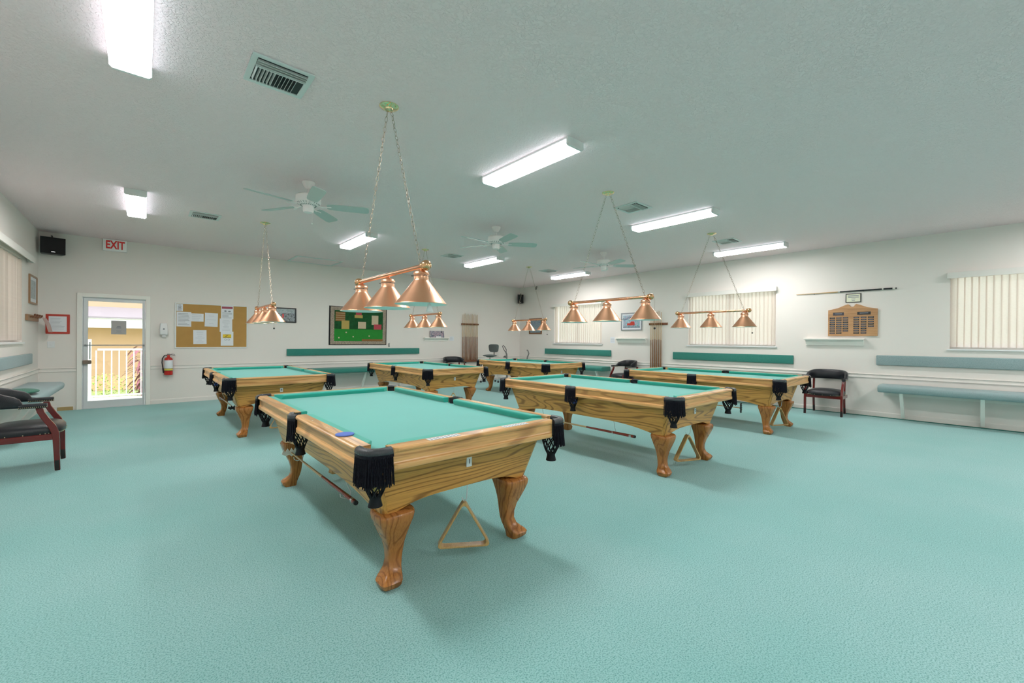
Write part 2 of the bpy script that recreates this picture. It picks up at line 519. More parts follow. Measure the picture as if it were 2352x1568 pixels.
def wall(name, axis, at, out, a0, a1, holes):
    """a wall along axis x or y with rectangular holes (p0,p1,z0,z1)"""
    b = MB()
    us = sorted(set([a0, a1]+[h for q in holes for h in q[:2]]))
    zs = sorted(set([0, ZC]+[h for q in holes for h in q[2:]]))
    for i in range(len(us)-1):
        for j in range(len(zs)-1):
            cu, cz = (us[i]+us[i+1])/2, (zs[j]+zs[j+1])/2
            if any(h[0] < cu < h[1] and h[2] < cz < h[3] for h in holes): continue
            if axis == 'x': b.box(us[i], us[i+1], at, at+out*WT, zs[j], zs[j+1])
            else: b.box(at, at+out*WT, us[i], us[i+1], zs[j], zs[j+1])
    return struct(b.build(name, 'wall_paint'))
DX0, DX1, DZ1 = -0.835, 0.035, 2.035
WZ0, WZ1 = 1.225, 2.465
WINS = {1: ('L', 7.67, 9.53), 2: ('B', 7.35, 9.22), 3: ('B', 2.96, 4.82), 4: ('B', -1.41, 0.455)}
wall('wall_back', 'x', YB, 1, XL-WT, XR+WT, [(DX0, DX1, 0, DZ1)])
wall('wall_right', 'y', XR, 1, YF, YB, [(w[1], w[2], WZ0, WZ1) for k, w in WINS.items() if w[0] == 'B'])
wall('wall_left', 'y', XL, -1, YF, YB, [(w[1], w[2], WZ0, WZ1) for k, w in WINS.items() if w[0] == 'L'])
wall('wall_rear', 'x', YF, -1, XL-WT, XR+WT, [])

# chair rail (trim) and baseboards
RAILP = [(0, 0.685), (0.010, 0.685), (0.014, 0.692), (0.012, 0.705), (0.009, 0.712), (0.009, 0.735), (0.016, 0.745), (0.020, 0.752), (0.018, 0.760), (0, 0.760)]
BASEP = [(0, 0.0), (0.012, 0.0), (0.012, 0.075), (0.006, 0.088), (0, 0.090)]
def moulding(name, wall_, a0, a1, prof, mat='wall_paint'):
    b = MB()
    if wall_ == 'A': b.prism([(YB-d, z) for d, z in prof], a0, a1, 'yzx')
    elif wall_ == 'B': b.prism([(XR-d, z) for d, z in prof], a0, a1, 'xzy')
    elif wall_ == 'L': b.prism([(XL+d, z) for d, z in prof], a0, a1, 'xzy')
    struct(b.build(name, mat))
moulding('trim_1', 'A', XL, -0.905, RAILP)
moulding('trim_2', 'A', 0.105, XR, RAILP)
moulding('trim_3', 'B', YF, YB-0.02, RAILP)
moulding('trim_4', 'L', YF, YB-0.02, RAILP)
moulding('baseboard_back', 'A', 0.105, XR, BASEP)
moulding('baseboard_right', 'B', YF, YB-0.013, BASEP)
moulding('baseboard_left', 'L', YF, YB-0.013, BASEP)
moulding('baseboard_corner', 'A', XL, -1.14, BASEP)
b = MB(); b.box(XR-0.075, XR-0.0125, YF, YB-0.10, 0.0, 0.007); struct(b.build('floor_strip', 'dark_green_strip'))  # thin dark green strip on the floor along the right wall
b = MB(); b.box(-1.137, -0.945, YB-0.013, YB-0.0005, 0, 0.062); struct(b.build('baseboard_tan', 'tan_base'))

# windows
def make_window(k, wall_, y0, y1):
    root = bpy.data.objects.new('window_%d' % k, None); COL.objects.link(root); struct(root)
    cy = (y0+y1)/2; hw = (y1-y0)/2
    l, r = wall_loc(wall_, cy, 0); root.location = l; root.rotation_euler = (0, 0, r)
    b = MB()
    t = 0.035
    for x0, x1, z0, z1 in ((-hw, hw, WZ1-t, WZ1), (-hw, hw, WZ0, WZ0+t), (-hw, -hw+t, WZ0+t, WZ1-t), (hw-t, hw, WZ0+t, WZ1-t), (-0.02, 0.02, WZ0+t, WZ1-t)):
        b.box(x0, x1, 0.11, 0.15, z0, z1)
    b.build('window_frame', 'white_metal', root)
    b = MB(); b.box(-hw+t, hw-t, 0.126, 0.130, WZ0+t, WZ1-t); b.build('window_glass', 'glass', root)
    b = MB(); b.box(-hw-0.03, hw+0.03, -0.028, 0.0, WZ0-0.022, WZ0); b.box(-hw, hw, 0.0, 0.11, WZ0-0.001, WZ0+0.002); b.build('window_sill', 'white_plastic', root)
for k, w in WINS.items(): make_window(k, *w)
BL = {1: ('white vertical blind on the left wall beside the framed print', 2.455, 2.550, 0.32, 0.0),
      2: ('white vertical blind in the right wall window nearest the far corner', 2.372, 2.462, 0.0, -7.0),
      3: ('white vertical blind in the right wall window between the cue rack and the oak plaque', 2.372, 2.462, 0.0, -13.0),
      4: ('white vertical blind at the right edge of the photo above the long bench', 2.362, 2.456, 0.0, 8.0)}
for k, (wl, y0, y1) in WINS.items():
    lab, vz0, vz1, ext, tilt = BL[k]
    cy = (y0+y1)/2; hw = (y1-y0)/2
    root = wall_thing('vertical_blind', lab, 'blind', wl, cy, 0, 'vertical window blinds')
    b = MB(); b.box(-hw-0.03, hw+0.03+ext, -0.085, -0.070, vz0, vz1); b.box(-hw-0.03, -hw-0.018, -0.070, -0.001, vz0, vz1); b.box(hw+0.018+ext, hw+0.03+ext, -0.070, -0.001, vz0, vz1)
    b.box(-hw-0.018, hw+0.018+ext, -0.070, -0.001, vz1-0.012, vz1)
    b.build('valance', 'valance_cream', root, bevel=0.002)
    b = MB(); b.box(-hw+0.01, hw-0.01, 0.028, 0.058, WZ1-0.032, WZ1-0.004); b.build('head_rail', 'white_metal', root)
    n = int(round((2*hw-0.02)/0.0765)); proto = None
    rnd = random.Random(20+k)
    for i in range(n):
        x = -hw+0.045+i*(2*hw-0.09)/(n-1)
        if proto is None:
            b = MB()
            prof = [(-0.048, 0.004), (-0.024, -0.002), (0, -0.0035), (0.024, -0.002), (0.048, 0.004)]
            zt, zb = 0.0, WZ0+0.030-(WZ1-0.033)
            b.loft([[(p[0], p[1], zb) for p in prof], [(p[0], p[1], zt) for p in prof]], cap=False, closed=False)
            o = b.build('vane', 'vane', root, smooth=True); proto = o
        else:
            o = proto.copy(); COL.objects.link(o); o.parent = root
        o.location = (x, 0.043, WZ1-0.033)
        t = tilt+rnd.uniform(-7, 7)
        if k == 1: t = 96+rnd.uniform(-13, 13)
        if k == 4 and i == 3: t = -6
        o.rotation_euler = (0, rnd.uniform(-0.004, 0.004), math.radians(t))

# door
root = bpy.data.objects.new('door_1', None); COL.objects.link(root); struct(root); root.location = (0, YB, 0)
b = MB()
for x0, x1, z0, z1 in ((-0.900, DX0, 0, 2.105), (DX1, 0.100, 0, 2.105), (DX0, DX1, DZ1, 2.105)):
    b.box(x0, x1, -0.034, -0.0005, z0, z1)
b.build('door_casing', 'trim_white', root, bevel=0.004)
b = MB()
b.box(DX0, DX0+0.012, 0.0, 0.1, 0, DZ1); b.box(DX1-0.012, DX1, 0.0, 0.1, 0, DZ1); b.box(DX0+0.012, DX1-0.012, 0.0, 0.1, DZ1-0.012, DZ1)
b.build('door_jamb', 'aluminium', root)
GX0, GX1, GZ0, GZ1 = -0.765, -0.015, 0.135, 1.965
b = MB()
for x0, x1, z0, z1 in ((DX0+0.014, GX0, 0.012, DZ1-0.014), (GX1, DX1-0.014, 0.012, DZ1-0.014), (GX0, GX1, 0.012, GZ0), (GX0, GX1, GZ1, DZ1-0.014)):
    b.box(x0, x1, 0.015, 0.060, z0, z1)
b.build('door_leaf', 'aluminium', root, bevel=0.003)
b = MB(); b.box(GX0, GX1, 0.035, 0.041, GZ0, GZ1); b.build('door_glass', 'glass', root)
b = MB(); b.box(DX0+0.03, DX1-0.02, -0.030, -0.008, 1.150, 1.166); b.box(DX0+0.03, DX0+0.05, -0.010, 0.016, 1.145, 1.171); b.box(DX1-0.04, DX1-0.02, -0.010, 0.016, 1.145, 1.171)
b.build('push_bar', 'grey_line', root, bevel=0.003)
b = MB(); b.box(DX0+0.01, DX0+0.115, -0.045, 0.015, 0.815, 0.885); b.box(DX0+0.085, DX0+0.125, -0.060, -0.045, 0.822, 0.880); b.build('lock_box', 'bronze', root, bevel=0.004)
b = MB(); b.box(DX0+0.085, DX0+0.105, 0.062, 0.090, 0.90, 1.22); b.build('pull_handle', 'aluminium', root, bevel=0.003)
b = MB(); b.box(DX0, DX1, -0.01, 0.10, 0.0, 0.011); b.build('threshold', 'aluminium', root)

# ------------------------------------------------------------------ outdoors beyond the door
b = MB(); b.box(-40, 60, -40, 60, -0.30, -0.205); go = b.build('ground', 'grass_ground'); struct(go)
b = MB(); b.box(-6, 6, YB+WT+0.002, 12.9, -0.20, -0.02); struct(b.build('porch_slab', 'concrete'))
ra = thing('porch_railing', 'white metal porch railing seen through the glass door', 'railing', (0, 12.3, -0.02))
b = MB(); b.box(-0.72, 2.4, -0.025, 0.025, 1.045, 1.085); b.build('top_rail', 'rail_white', ra)
b = MB(); b.box(-2.4, 2.4, -0.020, 0.020, 0.075, 0.110); b.build('bottom_rail', 'rail_white', ra)
pb = None
for i in range(20):
    x = -0.74+0.117*i
    if pb is None:
        b = MB(); b.box(-0.0105, 0.0105, -0.0105, 0.0105, 0.110, 1.045); pb = b.build('baluster', 'rail_white', ra); o = pb
    else:
        o = pb.copy(); COL.objects.link(o); o.parent = ra
    o.location = (x, 0, 0)
b = MB(); b.box(-0.86, -0.81, -0.025, 0.025, 0.0, 1.28); b.box(2.38, 2.43, -0.025, 0.025, 0.0, 1.09); b.build('post', 'rail_white', ra)
hs = thing('neighbouring_building', 'orange rendered building with white fascia seen through the door', 'building', (0, 16.5, -0.2))
b = MB(); b.box(-9, 9, 0, 4, 0, 1.85); b.build('wall', 'render_orange', hs)
b = MB(); b.box(-9.6, 9.6, -0.55, -0.50, 1.76, 2.02); b.box(-9.6, 9.6, -0.50, 0.0, 1.84, 1.86); b.build('fascia', 'rail_white', hs)
b = MB(); b.prism([(-0.6, 2.02), (-0.6, 2.06), (1.0, 2.42), (1.0, 2.32)], -9.6, 9.6, 'yzx'); b.build('roof', 'roof_tile', hs)
b = MB(); b.box(-9, 9, 0.95, 4, 2.2, 5.0); b.box(-9, 9, 0.92, 0.95, 2.66, 2.70); b.build('upper_wall', 'render_cream', hs)
# hedge: uncountable leaves
rnd = random.Random(3)
b = MB()
for i in range(2600):
    x = rnd.uniform(-2.2, 2.2); y = rnd.uniform(-0.25, 0.25); z = rnd.uniform(0.0, 0.58+0.06*math.sin(x*7)+0.04*rnd.random())
    c = Vector((x, y, z)); a = rnd.uniform(0, 2*PI); e = rnd.uniform(-0.6, 0.9); l = rnd.uniform(0.03, 0.055)
    d = Vector((math.cos(a)*math.cos(e), math.sin(a)*math.cos(e), math.sin(e))); sd = d.cross(Vector((0, 0, 1))).normalized()*l*0.35
    b.mi = 1 if rnd.random() < 0.42 else 0
    b.add([c-d*l, c+sd, c+d*l, c-sd], [(0, 1, 2, 3)])
o = b.build('hedge', ['hedge', 'hedge_yellow'], loc=(0.0, 13.75, -0.2)); tag(o, 'yellow green variegated hedge behind the white railing outside', 'hedge'); o['kind'] = 'stuff'
cp = thing('red_cordyline', 'dark red spiky cordyline plant outside the glass door', 'plant', (-0.02, 12.92, -0.2))
b = MB(); b.tube([(0, 0, 0), (0.03, 0.02, 0.6), (0.0, 0, 1.25)], [0.03, 0.026, 0.02], 8); b.build('stem', 'cordyline', cp, smooth=True)
b = MB()
for i in range(85):
    z = rnd.uniform(0.25, 1.30); a = rnd.uniform(0, 2*PI); l = rnd.uniform(0.24, 0.42)*(0.75+0.4*z/1.3); up = rnd.uniform(0.2, 0.9)
    d = Vector((math.cos(a), math.sin(a), 0)); s = Vector((-d.y, d.x, 0))
    pts = [Vector((0, 0, z))+d*l*t+Vector((0, 0, l*(up*t-0.9*t*t))) for t in (0, 0.33, 0.66, 1.0)]
    w = [0.010, 0.028, 0.022, 0.002]
    b.loft([[p-s*q, p+Vector((0, 0, -0.006)), p+s*q] for p, q in zip(pts, w)], cap=False, closed=False)
b.build('leaves', 'cordyline', cp, smooth=True)

# ------------------------------------------------------------------ ceiling: lights, vents, hatch, fans
LW, LL, LH = 0.208, 1.27, 0.078
def make_light():
    t = thing('ceiling_light', '', 'ceiling light', (0, 0, ZC), 0, 'fluorescent ceiling lights')
    b = MB(); b.box(-LW/2+0.004, LW/2-0.004, -LL/2+0.02, LL/2-0.02, -0.022, -0.0005); b.build('housing', 'white_metal', t)
    b = MB()
    prof = [(-LW/2, -0.022), (-LW/2, -0.064), (-LW/2+0.014, -LH), (LW/2-0.014, -LH), (LW/2, -0.064), (LW/2, -0.022)]
    b.prism(prof, -LL/2+0.024, LL/2-0.024, 'xzy'); b.m = [0 if i == 4 else 1 for i in range(len(b.m))]; b.build('diffuser', ['lamp_lens', 'lamp_lens_side'], t)
    for s in (-1, 1):
        b = MB(); pr = [(-LW/2-0.002, -0.0005), (-LW/2-0.002, -0.066), (-LW/2+0.012, -LH-0.002), (LW/2-0.012, -LH-0.002), (LW/2+0.002, -0.066), (LW/2+0.002, -0.0005)]
        b.prism(pr, s*(LL/2-0.022), s*LL/2, 'xzy'); b.build('end_cap', 'white_metal', t)
    return t
LIGHTS = [(-0.07, 3.135, 'large white ceiling light cut by the top left edge of the photo'),
          (2.925, 3.12, 'white ceiling light to the right of the big copper lamp, the nearest whole one'),
          (5.85, 3.12, 'white ceiling light beside the vent above the second table of the front row'),
          (8.76, 3.10, 'white ceiling light nearest the right wall, above the oak plaque side'),
          (-0.08, 7.58, 'short looking white ceiling light above the exit sign and door'),
          (2.93, 7.64, 'white ceiling light seen through the chains of the big copper lamp'),
          (5.85, 7.70, 'white ceiling light just below the middle ceiling fan'),
          (8.76, 7.62, 'white ceiling light nearest the far corner, under the third ceiling fan'),
          (-0.07, -1.40, 'ceiling light behind the camera on the left'),
          (2.925, -1.40, 'ceiling light behind the camera in the middle'),
          (5.85, -1.40, 'ceiling light beyond the right edge nearer the middle'),
          (8.76, -1.40, 'ceiling light beyond the right edge by the right wall')]
proto = None
for x, y, lab in LIGHTS:
    o = make_light() if proto is None else copy_tree(proto)
    if proto is None: proto = o
    o.location = (x, y, ZC); o['label'] = lab

def make_vent():
    t = thing('ceiling_vent', '', 'vent', (0, 0, ZC), 0, 'ceiling air vents')
    w, l = 0.185, 0.185
    b = MB(); f = 0.034
    for x0, x1, y0, y1 in ((-w, w, -l, -l+f), (-w, w, l-f, l), (-w, -w+f, -l+f, l-f), (w-f, w, -l+f, l-f)):
        b.box(x0, x1, y0, y1, -0.010, -0.0005)
    b.build('vent_frame', 'vent_white', t, bevel=0.002)
    b = MB(); b.box(-w+f, w-f, -l+f, l-f, -0.003, -0.0008); b.build('vent_throat', 'vent_dark', t)
    b = MB()
    for i in range(3):
        y = -l+f+0.012+i*0.026
        b.prism([(y, -0.024), (y+0.010, -0.004), (y+0.012, -0.004), (y+0.003, -0.025)], -w+f, w-f, 'yzx')
    b.box(-w+f, w-f, -l+f+0.086, -l+f+0.092, -0.024, -0.003)
    b.build('long_louvers', 'vent_white', t)
    b = MB()
    for i in range(12):
        x = -w+f+0.010+i*0.0216
        s = 0.007 if i >= 6 else -0.005
        b.prism([(x, -0.026), (x+s, -0.004), (x+s+0.0015, -0.004), (x+0.002, -0.026)], -l+f+0.092, l-f-0.03, 'xzy')
    b.build('short_louvers', 'vent_white', t)
    return t
VENTS = [(0.70, 3.275, 'large louvred ceiling vent beside the top left light'),
         (4.99, 3.23, 'square ceiling vent touching the chain of the second front copper lamp'),
         (7.90, 3.16, 'small ceiling vent touching the chain of the copper lamp nearest the right wall'),
         (0.68, 7.73, 'ceiling vent above the exit sign, right of the short ceiling light'),
         (5.01, 7.70, 'small ceiling vent left of the middle ceiling fan'),
         (7.92, 7.62, 'tiny ceiling vent near the far corner')]
proto = None
for x, y, lab in VENTS:
    o = make_vent() if proto is None else copy_tree(proto)
    if proto is None: proto = o
    o.location = (x, y, ZC); o['label'] = lab
t = thing('attic_hatch', 'flat attic access panel in the ceiling near the back wall', 'hatch', (3.01, 10.46, ZC))
b = MB()
for x0, x1, y0, y1 in ((-0.50, 0.50, -0.44, -0.40), (-0.50, 0.50, 0.33, 0.37), (-0.50, -0.46, -0.40, 0.33), (0.46, 0.50, -0.40, 0.33)):
    b.box(x0, x1, y0, y1, -0.018, -0.0005)
b.build('hatch_frame', 'vent_white', t, bevel=0.003)
b = MB(); b.box(-0.46, 0.46, -0.40, 0.33, -0.006, -0.0005); b.build('hatch_panel', 'ceiling', t)

def make_fan():
    t = thing('ceiling_fan', '', 'ceiling fan', (0, 0, ZC), 0, 'white five-blade ceiling fans')
    b = MB(); b.lathe([(0.070, -0.0005), (0.070, -0.012), (0.062, -0.035), (0.035, -0.075), (0.022, -0.085)], 28); b.build('canopy', 'fan_white', t, smooth=True)
    b = MB(); b.lathe([(0.013, -0.080), (0.013, -0.150)], 14); b.build('downrod', 'fan_white', t, smooth=True)
    b = MB(); b.lathe([(0.025, -0.135), (0.06, -0.145), (0.115, -0.155), (0.132, -0.170), (0.135, -0.235), (0.128, -0.245), (0.10, -0.268), (0.055, -0.276)], 32)
    b.build('motor_housing', 'fan_white', t, smooth=True)
    b = MB()
    for i in range(24):
        a = 2*PI*i/24
        b.tube([(0.122*math.cos(a), 0.122*math.sin(a), -0.252), (0.075*math.cos(a), 0.075*math.sin(a), -0.275)], 0.004, 4)
    b.build('vent_ring', 'grey_metal', t)
    b = MB(); b.lathe([(0.05, -0.272), (0.058, -0.285), (0.058, -0.335), (0.050, -0.352), (0.02, -0.356)], 24); b.build('switch_housing', 'fan_white', t, smooth=True)
    b = MB(); b.tube([(0.03, -0.03, -0.35), (0.03, -0.03, -0.47)], 0.0022, 5); b.sphere((0.03, -0.03, -0.475), 0.008, 8, 6); b.build('pull_chain', 'fan_white', t)
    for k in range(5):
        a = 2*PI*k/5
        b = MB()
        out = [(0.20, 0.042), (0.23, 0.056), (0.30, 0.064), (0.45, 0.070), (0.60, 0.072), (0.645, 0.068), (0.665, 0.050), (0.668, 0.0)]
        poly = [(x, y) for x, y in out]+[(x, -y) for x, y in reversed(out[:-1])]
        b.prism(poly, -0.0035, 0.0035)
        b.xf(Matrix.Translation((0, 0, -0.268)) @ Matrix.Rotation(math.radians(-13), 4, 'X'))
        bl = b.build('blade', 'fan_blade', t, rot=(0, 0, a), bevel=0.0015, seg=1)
        b = MB()
        b.tube([(0.09, 0, -0.262), (0.15, 0, -0.280), (0.20, 0.0, -0.276)], 0.008, 6)
        b.tube([(0.16, 0.0, -0.279), (0.205, 0.03, -0.266), (0.25, 0.03, -0.266)], 0.005, 6)
        b.tube([(0.16, 0.0, -0.279), (0.205, -0.03, -0.283), (0.25, -0.03, -0.281)], 0.005, 6)
        b.build('blade_bracket', 'fan_white', bl, smooth=True)
    return t
FANS = [(1.435, 5.25, 48, 'white ceiling fan at the left, behind the big copper lamp'),
        (4.26, 5.27, 39, 'white ceiling fan in the middle of the room'),
        (7.10, 5.27, 34, 'white ceiling fan on the right, seen between the chains of the second front lamp')]
proto = None
for x, y, ph, lab in FANS:
    o = make_fan() if proto is None else copy_tree(proto)
    if proto is None: proto = o
    o.location = (x, y, ZC); o.rotation_euler = (0, 0, math.radians(ph)); o['label'] = lab

# ------------------------------------------------------------------ copper lamps over the tables
def make_lamp():
    t = thing('billiard_lamp', '', 'lamp', (0, 0, ZC), 0, 'copper three-shade billiard lamps')
    D = lambda z: z-ZC
    b = MB(); b.lathe([(0.074, -0.0005), (0.074, -0.006), (0.066, -0.013), (0.034, -0.020), (0.030, -0.030), (0.012, -0.034)], 32); b.build('canopy', 'brass', t, smooth=True)
    zb = D(1.812)
    for s in (-1, 1):
        b = MB()
        p0 = Vector((0, s*0.030, -0.030)); p1 = Vector((0, s*0.515, zb+0.018))
        n = 36; d = (p1-p0); L = d.length; d.normalize()
        side = Vector((1, 0, 0)); nn = d.cross(side)
        pitch = L/n; hl = pitch*0.5+0.0035; w = 0.0105
        for i in range(n):
            c = p0+d*(pitch*(i+0.5)); a = side if i % 2 else nn
            pts = [c+d*(hl*math.sin(2*PI*k/10))*1.0+a*(w*math.cos(2*PI*k/10)) for k in range(10)]
            b.ring(pts, 0.0019, 4)
        b.build('chain', 'chain', t)
    b = MB(); b.tube([(0, -0.56, zb), (0, 0.56, zb)], 0.017, 16); b.build('bar', 'copper_polish', t, smooth=True)
    for s in (-1, 1):
        b = MB(); b.lathe([(0.017, s*0.545), (0.028, s*0.55), (0.028, s*0.558), (0.020, s*0.562)], 20, (0, 0, zb), 'y', cap=False)
        b.sphere((0, s*0.590, zb), 0.036, 20, 12)
        b.build('finial', 'gold', t, smooth=True)
    for yy in (-0.525, 0.0, 0.525):
        z0 = D(1.552)
        b = MB()
        prof = [(0.008, zb-0.010), (0.014, zb-0.020), (0.044, zb-0.034), (0.052, zb-0.042), (0.054, zb-0.056), (0.050, zb-0.060), (0.050, zb-0.092), (0.056, zb-0.102), (0.170, z0+0.008), (0.176, z0+0.003), (0.177, z0)]
        b.lathe(prof, 40, (0, yy, 0), cap=False)
        b.mi = 1
        b.lathe([(0.177, z0), (0.172, z0+0.002), (0.166, z0+0.006), (0.055, zb-0.106), (0.030, zb-0.090), (0.002, zb-0.088)], 40, (0, yy, 0), cap=False)
        sh = b.build('shade', ['copper', 'shade_inside'], t, smooth=True)
        b = MB()
        for k in range(3):
            a = 2*PI*k/3+0.4
            b.tube([(0.050*math.cos(a), yy+0.050*math.sin(a), zb-0.066), (0.068*math.cos(a), yy+0.068*math.sin(a), zb-0.066)], 0.003, 6)
        b.ring([(0.0515*math.cos(2*PI*i/24), yy+0.0515*math.sin(2*PI*i/24), zb-0.066) for i in range(24)], 0.0018, 5)
        b.build('shade_screws', 'hook_metal', sh)
    b = MB(); b.tube([(0.0, -0.622, zb), (0, -0.635, zb-0.02), (0, -0.640, D(1.470))], 0.0014, 5); b.mi = 1; b.sphere((0, -0.640, D(1.455)), 0.012, 10, 8)
    b.build('pull_cord', ['chain', 'black_plastic'], t)
    return t
TX = (1.435, 4.275, 7.165)
TY = (3.115, 7.56)
LAMPS = ['big copper three-shade lamp hanging over the nearest pool table',
         'copper three-shade lamp over the second table of the front row',
         'copper three-shade lamp nearest the right wall, in front of the middle window',
         'copper three-shade lamp at the left, in front of the cork board',
         'copper three-shade lamp below the big lamp, over the middle table of the back row',
         'copper three-shade lamp over the farthest table, nearest the far corner']
proto = None; k = 0
for y in TY:
    for x in TX:
        o = make_lamp() if proto is None else copy_tree(proto)
        if proto is None: proto = o
        o.location = (x, y, ZC); o['label'] = LAMPS[k]; k += 1
        if k == 1:
            # the nearest lamp has a white bell on its cord
            first = o
for ch in list(first.children):
    if ch.name.startswith('pull_cord'):
        bpy.data.objects.remove(ch)
zb = 1.812-ZC
b = MB(); b.tube([(0.0, -0.622, zb), (0, -0.635, zb-0.02), (0, -0.640, 1.53-ZC)], 0.0014, 5); b.mi = 1; b.lathe([(0.004, 1.555-ZC), (0.010, 1.545-ZC), (0.022, 1.505-ZC), (0.024, 1.495-ZC)], 16, (0, -0.640, 0))
b.build('pull_cord', ['chain', 'white_plastic'], first, smooth=True)

# ------------------------------------------------------------------ pool tables
RW, RL = 0.682, 1.268          # rail half width / half length
BW, BLn = 0.56, 1.12           # cushion nose half width / half length
ZT = 0.800
RPROF = [(0.075, 0.700), (0.075, ZT), (0.020, ZT), (0.008, ZT-0.003), (0.002, ZT-0.008), (0.000, ZT-0.014), (0.003, ZT-0.021), (0.010, ZT-0.025), (0.017, ZT-0.029), (0.019, ZT-0.035), (0.019, ZT-0.073), (0.016, ZT-0.079), (0.008, ZT-0.083), (0.006, ZT-0.088), (0.006, ZT-0.106), (0.010, ZT-0.111), (0.050, ZT-0.111)]
CPROF = [(0.075, ZT-0.001), (0.116, ZT-0.002), (0.123, ZT-0.007), (0.123, ZT-0.016), (0.112, ZT-0.046), (0.075, ZT-0.046)]
def rail_mesh(side, a0, a1):
    """rail profile depth d measured inward from the outer face; side in +x,-x,+y,-y"""
    def P(d, z, s):
        return {'+x': (RW-d, s, z), '-x': (-RW+d, s, z), '+y': (s, RL-d, z), '-y': (s, -RL+d, z)}[side]
    b = MB()
    n = 9
    for r in (0,):
        rings = []
        L = a1-a0
        for q, (t, inset) in enumerate([(0.0, 0.030), (0.006, 0.020), (0.016, 0.010), (0.034, 0.002), (0.05, 0.0), (L-0.05, 0.0), (L-0.034, 0.002), (L-0.016, 0.010), (L-0.006, 0.020), (L, 0.030)]):
            rings.append([P(max(d, inset) if d < 0.05 else d, z, a0+t) for d, z in RPROF])
        b.loft(rings)
    b.mi = 1
    m = 3
    for i in range(m):
        s = a0+(a1-a0)*(i+1)/(m+1)
        b.lathe([(0.0055, ZT-0.0005), (0.0055, ZT+0.0004)], 8, P(0.040, 0, s))
    return b
def cushion_mesh(side, a0, a1, c0, c1):
    """a0,a1 ends at the wood; c0,c1 ends at the nose"""
    def P(d, z, s):
        return {'+x': (RW-d, s, z), '-x': (-RW+d, s, z), '+y': (s, RL-d-0.026, z), '-y': (s, -RL+d+0.026, z)}[side]
    b = MB()
    def ends(d):
        f = (d-0.075)/(0.122-0.075); return a0+(c0-a0)*f, a1+(c1-a1)*f
    b.loft([[P(d, z, ends(d)[0]) for d, z in CPROF], [P(d, z, ends(d)[1]) for d, z in CPROF]])
    return b
def leg_mesh(sx, sy):
    b = MB()
    # z, outward offset (diagonal), half size, squareness
    prof = [(0.400, -0.006, 0.092), (0.392, 0.000, 0.098), (0.380, 0.004, 0.100), (0.355, 0.006, 0.095), (0.315, 0.004, 0.082), (0.27, -0.002, 0.067), (0.22, -0.012, 0.052), (0.17, -0.017, 0.043), (0.125, -0.014, 0.039), (0.09, 0.000, 0.041), (0.068, 0.020, 0.049), (0.052, 0.036, 0.057), (0.038, 0.046, 0.060), (0.016, 0.045, 0.055), (0.0, 0.036, 0.045)]
    rings = []
    for z, off, s in prof:
        ring = []
        e = 0.42
        for k in range(24):
            a = 2*PI*k/24
            c, q = math.cos(a), math.sin(a)
            x = math.copysign(abs(c)**e, c)*s; y = math.copysign(abs(q)**e, q)*s
            ring.append((sx*(0.418+x+off*0.72), sy*(0.985+y+off*0.72), z))
        rings.append(ring)
    b.loft(rings)
    return b
def panel(b, side):
    """tapering cabinet panel with an arched lower edge"""
    zt, zb = 0.692, 0.388
    W0, W1, L0, L1 = 0.50, 0.585, 1.045, 1.125
    n = 24
    top, bot, topi, boti = [], [], [], []
    for i in range(n+1):
        u = -1+2*i/n
        a = max(0.0, 1-abs(u)**2.4)
        rise = (0.075 if side in ('+x', '-x') else 0.058)*math.sin(a*PI/2)**1.5
        zz = zb+rise; f = (zz-zb)/(zt-zb)
        def pt(ff, z, ins):
            w = W0+(W1-W0)*ff-ins; l = L0+(L1-L0)*ff-ins
            cw, cl = w-0.03+ins, l-0.03+ins
            return {'+x': (w, u*cl, z), '-x': (-w, u*cl, z), '+y': (u*cw, l, z), '-y': (u*cw, -l, z)}[side]
        top.append(pt(1, zt, 0)); bot.append(pt(f, zz, 0)); topi.append(pt(1, zt, 0.025)); boti.append(pt(f, zz, 0.025))
    vs_ = top+bot+topi+boti; m = n+1; fs = []
    for i in range(n):
        fs += [(i, i+1, m+i+1, m+i), (2*m+i, 3*m+i, 3*m+i+1, 2*m+i+1), (m+i, m+i+1, 3*m+i+1, 3*m+i), (i, 2*m+i, 2*m+i+1, i+1)]
    fs += [(0, m, 3*m, 2*m), (n, 2*m+n, 3*m+n, m+n)]
    b.add(vs_, fs)
def corner_post(sx, sy):
    b = MB()
    def ring(f, z):
        w = 0.50+0.085*f; l = 1.045+0.08*f; c = 0.032
        return [(sx*w, sy*(l-c), z), (sx*(w-0.006), sy*(l-0.010), z), (sx*(w-c), sy*l, z), (sx*(w-c), sy*(l-c), z)]
    b.loft([ring(0, 0.386), ring(1, 0.692)])
    return b
def bezier(p0, p1, p2, n):
    p0, p1, p2 = Vector(p0), Vector(p1), Vector(p2)
    return [p0*(1-t)**2+p1*2*t*(1-t)+p2*t*t for t in [i/n for i in range(n+1)]]
